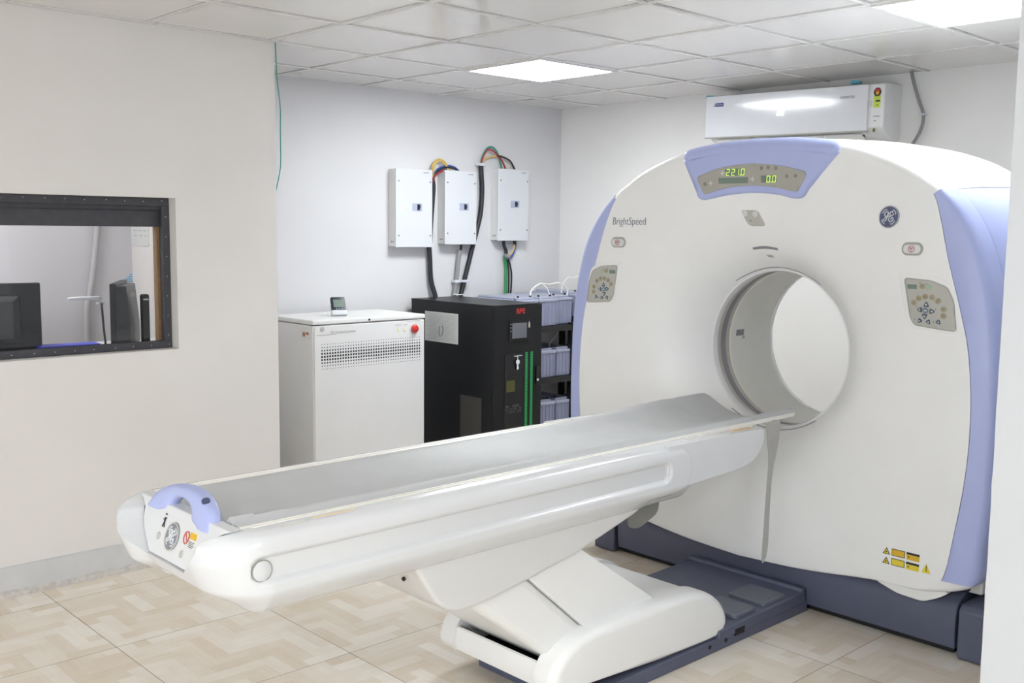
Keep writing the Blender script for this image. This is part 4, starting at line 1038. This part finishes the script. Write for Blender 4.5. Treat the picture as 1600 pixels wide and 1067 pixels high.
text_mesh('panel_lettering', 'GE Medical Systems', .0235, (CX0+.115, CY0-.0025, .964), (1, 0, 0), (0, 0, 1), mat('faint grey print', '#bdbdb9', .5), cb, 'LEFT', .0004, 0, .9)
MB().cyl(((CX0+CX1)/2-.015, CY0-.003, CZ-.013), (0, -1, 0), .0065, .002, 12).build('lid_lock', M_dark, cb)
mb = MB(); mb.box(CX0-.0005, CX0+.005, CY0+.03, CY0+.115, .93, .975); l_ = mb.build('side_sticker', M_paper, cb, None)
mb = MB(); mb.cyl((CX0-.0005, CY0+.085, .954), (-1, 0, 0), .014, .0006, 14); mb.box(CX0-.0012, CX0, CY0+.035, CY0+.065, .955, .968); mb.build('side_sticker_mark', mat('sticker brown', '#a9714f', .5), l_, None)
# thermometer on the lid
tx, ty = .76, 1.78
th = thing('hygrometer', (tx, ty, CZ), 'small digital thermometer clock propped on the white cabinet', 'thermometer')
def TH(L): # tilted panel facing the camera side
    n_ = Vector((-.30, -.82, .48)).normalized(); r_ = Vector((.94, -.34, 0)).normalized(); u_ = n_.cross(r_)*-1
    if u_.z < 0: u_ = -u_
    return lambda a, b, h: Vector((tx, ty, CZ+.012))+r_*a+u_*b+n_*(h+L)
mb = MB(); patch(mb, rrect(-.042, .042, .012, .108, .006), TH(0), .006, .004, None, .012); mb.build('case', M_toggle, th, 40)
mb = MB(); patch(mb, rrect(-.030, .030, .042, .090, .002), TH(.006), .001, .0005, None, .001); mb.build('lcd', M_lcd, th, None)
mb = MB(); patch(mb, rrect(-.046, .046, -.008, .022, .006), TH(.003), .010, .004, None, .022); mb.build('stand_base', M_box, th, 40)
mb = MB(); f = TH(0)
for a in (-.015, .0, .015): mb.prism([(a-.004, .026), (a+.004, .026), (a+.004, .034), (a-.004, .034)], lambda x, y: f(x, y, .006), lambda x, y: f(x, y, .008))
mb.build('button', M_btn_b, th, None)
f = TH(0); MB().tube([f(-.03, .09, -.008), Vector((tx-.075, ty+.02, CZ+.004)), Vector((tx-.05, ty+.05, CZ+.004))], .0022, 6).build('wire_stand', M_legend, th)

# ================================================================ UPS CABINET
UX0, UX1, UY0, UY1, UZ = 1.535, 1.935, 1.30, 2.11, 1.092
ups = thing('ups_cabinet', ((UX0+UX1)/2, (UY0+UY1)/2, 0), 'black power supply cabinet with grey screen, red letters and green strips', 'cabinet')
MB().box(UX0, UX1, UY0+.022, UY1, .03, UZ-.004).build('body', M_black, ups, None, .003)
MB().box(UX0-.002, UX1+.002, UY0+.002, UY1+.002, UZ-.004, UZ).build('top_plate', M_black, ups, None, .001)
MB().box(UX0+.03, UX1-.03, UY0+.05, UY1-.03, 0, .03).build('plinth', M_dark, ups, None)
door = MB().box(UX0+.001, UX1-.001, UY0, UY0+.0205, .05, UZ-.006).build('door', M_black, ups, None, .003)
text_mesh('lettering', 'BPE', .045, (UX0+.215, UY0-.0006, UZ-.042), (1, 0, 0), (0, 0, 1), M_redled, ups, 'CENTER', .0008, 0, 1.05)
dz0, dz1 = UZ-.225, UZ-.090
MB().box(UX0+.118, UX0+.292, UY0-.006, UY0, dz0, dz1).build('screen_bezel', M_black, ups, None, .003)
MB().box(UX0+.140, UX0+.262, UY0-.007, UY0-.003, dz0+.02, dz1-.022).build('screen', mat('lcd off grey', '#66676c', .25), ups, None)
mb = MB()
for k in range(3): mb.box(UX0+.127, UX0+.131, UY0-.0068, UY0-.005, dz0+.062+k*.021, dz0+.068+k*.021)
mb.build('status_led', M_legend, ups, None)
mb = MB(); mb.prism(rpoly([(UX0+.276, dz1-.055), (UX0+.290, dz1-.055), (UX0+.290, dz1-.03), (UX0+.283, dz1-.012), (UX0+.276, dz1-.03)], .006, 3), lambda a, b: (a, UY0-.0072, b), lambda a, b: (a, UY0-.005, b)); mb.build('flame_mark', M_panelgrey, ups, None)
MB().box(UX0+.085, UX0+.235, UY0-.003, UY0+.001, .14, UZ-.30).build('door_window', M_blackgloss, ups, None, .001)
MB().box(UX0+.10, UX0+.17, UY0-.004, UY0-.002, .56, .63).build('window_reflection', mat('dull olive reflection', '#4a4a1a', .4), ups, None, .001)  # yellow reflection on the door glass, painted as an olive patch
mb = MB()
for r in range(3):
    for c in range(7):
        if (r*3+c) % 4: mb.box(UX0+.095+c*.019, UX0+.109+c*.019, UY0-.004, UY0-.002, .43+r*.018, .442+r*.018)
mb.build('breaker_row', mat('dim grey print', '#35373b', .4), ups, None)
for k in (.268, .312):
    st = MB()
    nseg = 46; z0 = .13; z1 = UZ-.295
    for i in range(nseg):
        za = z0+(z1-z0)*i/nseg; st.box(UX0+k-.010, UX0+k+.010, UY0-.002, UY0+.001, za+.001, za+(z1-z0)/nseg-.0015)
    tag(st.build('light_strip', M_greenled, ups, None, weld=False), 'green perforated strip')
MB().box(UX0+.346, UX0+.374, UY0-.010, UY0+.001, .59, .70).build('handle', M_blackgloss, ups, None, .004)
MB().cyl((UX0+.358, UY0-.010, .617), (0, -1, 0), .0075, .004, 14).build('handle_lock', M_legend, ups)
MB().box(UX0+.155, UX0+.225, UY0-.008, UY0-.002, .776, .781).build('lock_plate', M_chrome, ups, None)
MB().cyl((UX0+.185, UY0-.002, .776), (0, -1, 0), .007, .008, 12).build('lock', M_chrome, ups)
# keys hanging in the lock
mb = MB(); kx, kz = UX0+.182, .742; ky = UY0-.013
mb.cyl((kx, ky, kz), (0, -1, 0), .015, .003, 18); mb.box(kx-.006, kx+.004, ky-.003, ky, kz-.046, kz-.010); mb.box(kx+.003, kx+.008, ky-.003, ky, kz-.04, kz-.034); mb.tube([(kx, ky-.001, kz+.012), (kx+.002, ky+.002, kz+.024), (kx+.003, ky+.004, kz+.034)], .0018, 6)
tag(mb.build('key', M_silver, None, 40, loc=(kx, ky, kz)), 'small silver key hanging in the black cabinet door lock', 'key')
pl_ = MB().box(UX0-.0015, UX0, UY0+.335, UY0+.665, UZ-.262, UZ-.072).build('notice', M_paper, ups, None)
mb = MB()
for r in range(24):
    z = UZ-.083-r*.0072; mb.box(UX0-.002, UX0-.0012, UY0+.345+.01*((r*5) % 3), UY0+.655-.012*((r*7) % 4), z-.0012, z)
mb.build('notice_print', M_inkgrey, pl_, None)
f = lambda a, b: Vector((UX0-.002, UY0+.50-a, UZ-.19+b))
mb = MB(); mb.tube([f(-.012, .03), f(-.02, .01), f(-.02, -.02), f(-.008, -.038)], .003, 5); mb.tube([f(.012, .035), f(.02, .01), f(.012, -.02), f(0, -.03)], .003, 5); mb.build('notice_mark', M_btn_b, pl_, 60)
MB().box(UX0-.0012, UX0+.0005, UY0+.11, UY0+.31, .10, .52).build('vent_panel', mat('perforated grey brown', '#3c3936', .5, var=.25, nscale=300), ups, None)
mb = MB()
for z in (.35, .46, .60, .9): mb.cyl((UX0-.0005, UY0+.032, z), (-1, 0, 0), .004, .0015, 8)
mb.build('side_screw', M_dark, ups, None)

# ================================================================ BATTERY RACK
RX0, RX1, RY0, RY1 = 2.02, 2.56, 1.60, 2.10
rk = thing('battery_rack', ((RX0+RX1)/2, 1.85, 0), 'black steel rack of batteries between the black cabinet and the scanner', 'rack')
for (x, y) in ((RX0, RY0), (RX1-.04, RY0), (RX0, RY1-.04), (RX1-.04, RY1-.04)): MB().box(x, x+.04, y, y+.04, 0, .915).build('post', M_rack, rk, None, .002)
SH = (.555, .905)
for z in (.205,)+SH:
    mb = MB(); mb.box(RX0, RX1, RY0+.001, RY0+.038, z-.04, z); mb.box(RX0, RX1, RY1-.038, RY1-.001, z-.04, z); mb.box(RX0+.002, RX0+.035, RY0, RY1, z-.04, z); mb.box(RX1-.035, RX1-.002, RY0, RY1, z-.04, z); mb.box(RX0+.02, RX1-.02, RY0+.02, RY1-.02, z-.012, z-.001)
    mb.build('shelf', M_rack, rk, None)
rk2 = thing('battery_rack', (2.76, 1.85, 0), 'second black battery rack, mostly hidden behind the scanner', 'rack')
for (x, y) in ((2.575, RY0+.02), (2.90, RY0+.02), (2.575, RY1-.04), (2.90, RY1-.04)): MB().box(x, x+.035, y, y+.035, 0, .955).build('post', M_rack, rk2, None, .002)
for z in (.205, .56, .925):
    MB().box(2.58, 2.93, RY0+.025, RY1-.01, z-.045, z).build('shelf', M_rack, rk2, None)
def make_battery(x, y, z, w_, d, h, label, group):
    t = thing('battery', (x, y, z), label, 'battery', group)
    MB().box(x-w_/2, x+w_/2, y-d/2, y+d/2, z, z+h-.032).build('case', M_batt, t, None, .006)
    MB().box(x-w_/2-.004, x+w_/2+.004, y-d/2-.006, y+d/2+.004, z+h-.034, z+h-.014).build('lid', M_batt2, t, None, .006)
    MB().box(x-w_/2+.014, x+w_/2-.014, y-d/2+.02, y+d/2-.014, z+h-.016, z+h).build('lid_top', M_batt2, t, None, .007)
    for k in range(5):
        xx = x-w_/2+.018+(w_-.036)*k/4; MB().box(xx-.004, xx+.004, y-d/2-.005, y-d/2+.003, z+.008, z+h-.036).build('rib', M_batt, t, None, .001)
    for s in (-1, 1): MB().cyl((x+s*w_*.33, y-d*.40, z+h-.016), (0, 0, 1), .0075, .028, 12).build('terminal', M_cable, t)
    return t
w_ = .168
top_l = ('left front battery on the rack top shelf, beside the black cabinet', 'middle front battery on the rack top shelf', 'front battery on the rack top shelf nearest the scanner')
b0 = make_battery(2.115, 1.83, SH[1], w_, .44, .195, top_l[0], 'batteries on the rack')
def place_batt(x, y, z, label):
    c = copy_tree(b0); c.location = (x, y, z); c['label'] = label; return c
place_batt(2.302, 1.83, SH[1], top_l[1]); place_batt(2.486, 1.87, SH[1]+.001, top_l[2])
place_batt(2.115, 1.84, SH[0], 'left battery on the middle shelf of the rack'); place_batt(2.30, 1.84, SH[0], 'middle battery on the middle shelf of the rack'); place_batt(2.486, 1.84, SH[0], 'right battery on the middle shelf of the rack')
place_batt(2.30, 1.84, .205, 'middle battery on the lowest shelf of the rack'); place_batt(2.486, 1.84, .205, 'right battery on the lowest shelf of the rack')
place_batt(2.69, 1.86, .925, 'battery on top of the second rack, half hidden by the scanner')
def loop(p, q, h, label): 
    P, Q = Vector(p), Vector(q); m = (P+Q)/2
    cable('battery_lead', [P, P+Vector((.01, 0, h*.55)), P*.75+Q*.25+Vector((0, 0, h)), m+Vector((0, 0, h*.92)), P*.25+Q*.75+Vector((0, 0, h)), Q+Vector((-.005, 0, h*.55)), Q], .0045, M_cwhite, label, 'white battery leads', 'cable')
zt = SH[1]+.195
loop((2.175, 1.655, zt), (2.53, 1.66, zt+.002), .085, 'white lead looping over the front batteries')
loop((2.555, 1.74, zt+.01), (2.75, 1.70, zt+.03), .10, 'white lead looping towards the scanner')
cable('battery_lead', [(2.36, 1.66, zt+.01), (2.365, 1.7, zt+.06), (2.37, 1.76, zt+.08)], .003, M_cwhite, 'short upright white lead on the middle battery', 'white battery leads')
cable('battery_lead', [(2.06, 1.62, zt-.03), (2.03, 1.615, zt-.035), (2.015, 1.63, zt-.015), (2.03, 1.66, zt-.003)], .003, M_cable, 'little black lead loop on the leftmost battery lid', None)
cable('battery_lead', [(2.36, 1.67, SH[0]+.2), (2.40, 1.66, SH[0]+.26), (2.45, 1.66, SH[0]+.30)], .004, M_cgrey, 'grey lead over the middle shelf batteries', None)

# ================================================================ CONTROL ROOM THROUGH THE GLASS
dk = thing('desk', (-1.1, 1.9, 0), 'white desk top just behind the window in the control room', 'desk')
MB().box(-2.6, -.12, 1.40, 2.2, .905, .935).build('top', M_cab, dk, None, .003)
for x in (-2.5, -.2): MB().box(x-.02, x+.02, 1.42, 2.18, 0, .905).build('leg_panel', M_cab, dk, None)
def monitor(cx, cy, rz, wd, z0, z1, label, bulge):
    t = thing('monitor', (0, 0, 0), label, 'monitor', 'monitors behind the window')
    mb = MB(); mb.box(-wd/2, wd/2, -.012, .022, z0, z1); mb.build('screen_case', M_mon, t, None, .006)
    mb = MB(); mb.loft([[(-wd/2*.62*s_, -y, z0+(z1-z0)*.5-(z1-z0)*.34*s_), (wd/2*.62*s_, -y, z0+(z1-z0)*.5-(z1-z0)*.34*s_), (wd/2*.62*s_, -y, z0+(z1-z0)*.5+(z1-z0)*.34*s_), (-wd/2*.62*s_, -y, z0+(z1-z0)*.5+(z1-z0)*.34*s_)] for s_, y in ((1, .01), (.95, .03), (.75, .05))], True, False, True); mb.build('back_housing', M_mon2, t, 30, .004)
    MB().box(-wd/2+.01, wd/2-.01, .022, .0235, z0+.015, z1-.012).build('screen', M_blackgloss, t, None)
    MB().box(-.03, .03, -.045, -.015, .95, z0+.1).build('stand_neck', M_mon, t, None, .004)
    MB().prismZ(disc(0, -.01, .10, 24, .08), .935, .952).build('stand_foot', M_mon, t, 40)
    t.location = (cx, cy, 0); t.rotation_euler = (0, 0, rz); return t
monitor(-1.19, 1.62, radians(-6), .46, .965, 1.287, 'black monitor seen from behind at the left edge of the window', 1)
# second screen, seen nearly edge on
t = thing('monitor', (-.49, 1.78, 0), 'dark monitor turned sideways near the right end of the window', 'monitor', 'monitors behind the window')
mb = MB(); mb.prismZ([(-.622, 1.66), (-.592, 1.655), (-.395, 1.99), (-.425, 2.005)], .955, 1.268); mb.build('screen_case', M_mon, t, None, .005)
mb = MB(); mb.prism([(0, .955), (0, 1.255), (.055, 1.255), (.075, 1.06), (.075, .955)], lambda a, b: (-.594+a*.95, 1.66-a*.10, b), lambda a, b: (-.435+a*.95, 1.93-a*.10, b)); mb.build('back_housing', M_mon2, t, 30, .006)
MB().prismZ(disc(-.45, 1.80, .09, 20), .935, .957).build('stand_foot', M_mon, t, 40)
MB().cyl((-.515, 1.645, 1.215), (-.2, -1, 0), .012, .004, 14).build('maker_badge', M_panelgrey, t)
t = thing('telephone_handset', (-.395, 1.80, .935), 'slim black upright handset beside the sideways monitor', 'telephone')
mb = MB(); mb.prism(rrect(-.018, .018, .96, 1.205, .012), lambda a, b: (-.395+a, 1.79-.02, b), lambda a, b: (-.395+a, 1.79+.012, b)); mb.build('handset', M_mon, t, 30, .003)
MB().box(-.408, -.382, 1.7685, 1.772, 1.175, 1.182).build('button', M_legend, t, None)
MB().box(-.43, -.36, 1.76, 1.84, .935, .962).build('cradle', M_mon, t, None, .004)
t = thing('desk_lamp', (-.60, 1.72, .935), 'flat white lamp arm on a thin dark pole behind the window', 'lamp')
mb = MB(); mb.prismZ([(p[0], p[1]) for p in rpoly([(-.82, 1.69), (-.76, 1.665), (-.65, 1.685), (-.635, 1.72), (-.74, 1.75)], .03, 4)], 1.192, 1.208); mb.build('shade', M_box, t, 30, .006)
MB().box(-.66, -.628, 1.70, 1.735, 1.168, 1.178).build('arm', M_legend, t, None, .003)
MB().tube([(-.645, 1.70, 1.175), (-.638, 1.70, 1.05), (-.628, 1.70, .937)], .0055, 8).build('pole', M_mon, t)
MB().cyl((-.628, 1.70, .935), (0, 0, 1), .05, .01, 20).build('base', M_mon, t)
o = MB().prism([(-1.0, .972), (-.995, .990), (-.735, .988), (-.72, .975)], lambda a, b: (a, 1.50, b+.016), lambda a, b: (a+.01, 1.60, b+.016)).build('binder', M_bluebox, None, None, .003, loc=(-.86, 1.55, .97)); tag(o, 'blue folder lying at the foot of the window', 'folder')
for v in o.data.vertices: pass
o2 = MB().box(-1.02, -.70, 1.47, 1.64, .935, .9875).build('document_box', M_paper, None, None, loc=(-.86, 1.55, .935)); tag(o2, 'white box under the blue folder behind the window', 'box')
cable('conduit', [(-.275, 2.60, 2.42), (-.285, 2.60, 1.9), (-.300, 2.60, 1.57), (-.325, 2.60, 1.35), (-.355, 2.60, 1.16), (-.378, 2.60, 1.05), (-.378, 2.60, .6)], .0175, M_cgrey2, 'pale grey conduit slanting down the control room wall', None, 'conduit')
o = MB().box(-.105, -.1005, 2.38, 2.60, 1.43, 1.60).build('notice_sheet', M_paper, None, None, loc=(-.103, 2.49, 1.43)); tag(o, 'white notice sheet on the control room side wall', 'paper')
mb = MB()
for r in range(4):
    for c in range(3): mb.box(-.1062, -.105, 2.40+c*.065, 2.445+c*.065-(r % 2)*.012, 1.57-r*.028, 1.574-r*.028)
p_ = mb.build('print_lines', M_inkgrey, o, None); 
mb = MB()
for k in range(5): mb.box(-.125-.012*k, -.1015, 2.6165, 2.6195, 1.262-k*.0125, 1.269-k*.0125)
mb.prism([(-.112, 1.275), (-.178, 1.205), (-.1015, 1.205), (-.1015, 1.275)], lambda a, b: (a, 2.6185, b), lambda a, b: (a, 2.62, b))
pa = MB().prism([(-.112, 1.275), (-.178, 1.205), (-.1015, 1.205), (-.1015, 1.275)], lambda a, b: (a, 2.6175, b), lambda a, b: (a, 2.62, b)).build('striped_paper', M_paper, None, None, loc=(-.14, 2.618, 1.205)); tag(pa, 'blue and white striped paper at the corner above the sideways monitor', 'paper')
mb = MB()
for k in range(5): mb.box(-.120-.0125*k, -.1025, 2.6166, 2.6178, 1.259-k*.0125, 1.2655-k*.0125)
tag(mb.build('stripes', M_cyanpaper, pa, None), 'blue stripes')
mb = MB(); mb.tube([(-.47, 1.62, .94), (-.46, 1.60, .965), (-.42, 1.61, .972), (-.38, 1.62, .96), (-.34, 1.66, .942)], .004, 6); tag(mb.build('cord', M_mon, None, 60, loc=(-.42, 1.61, .94)), 'thin black cord curled on the desk under the handset', 'cord')
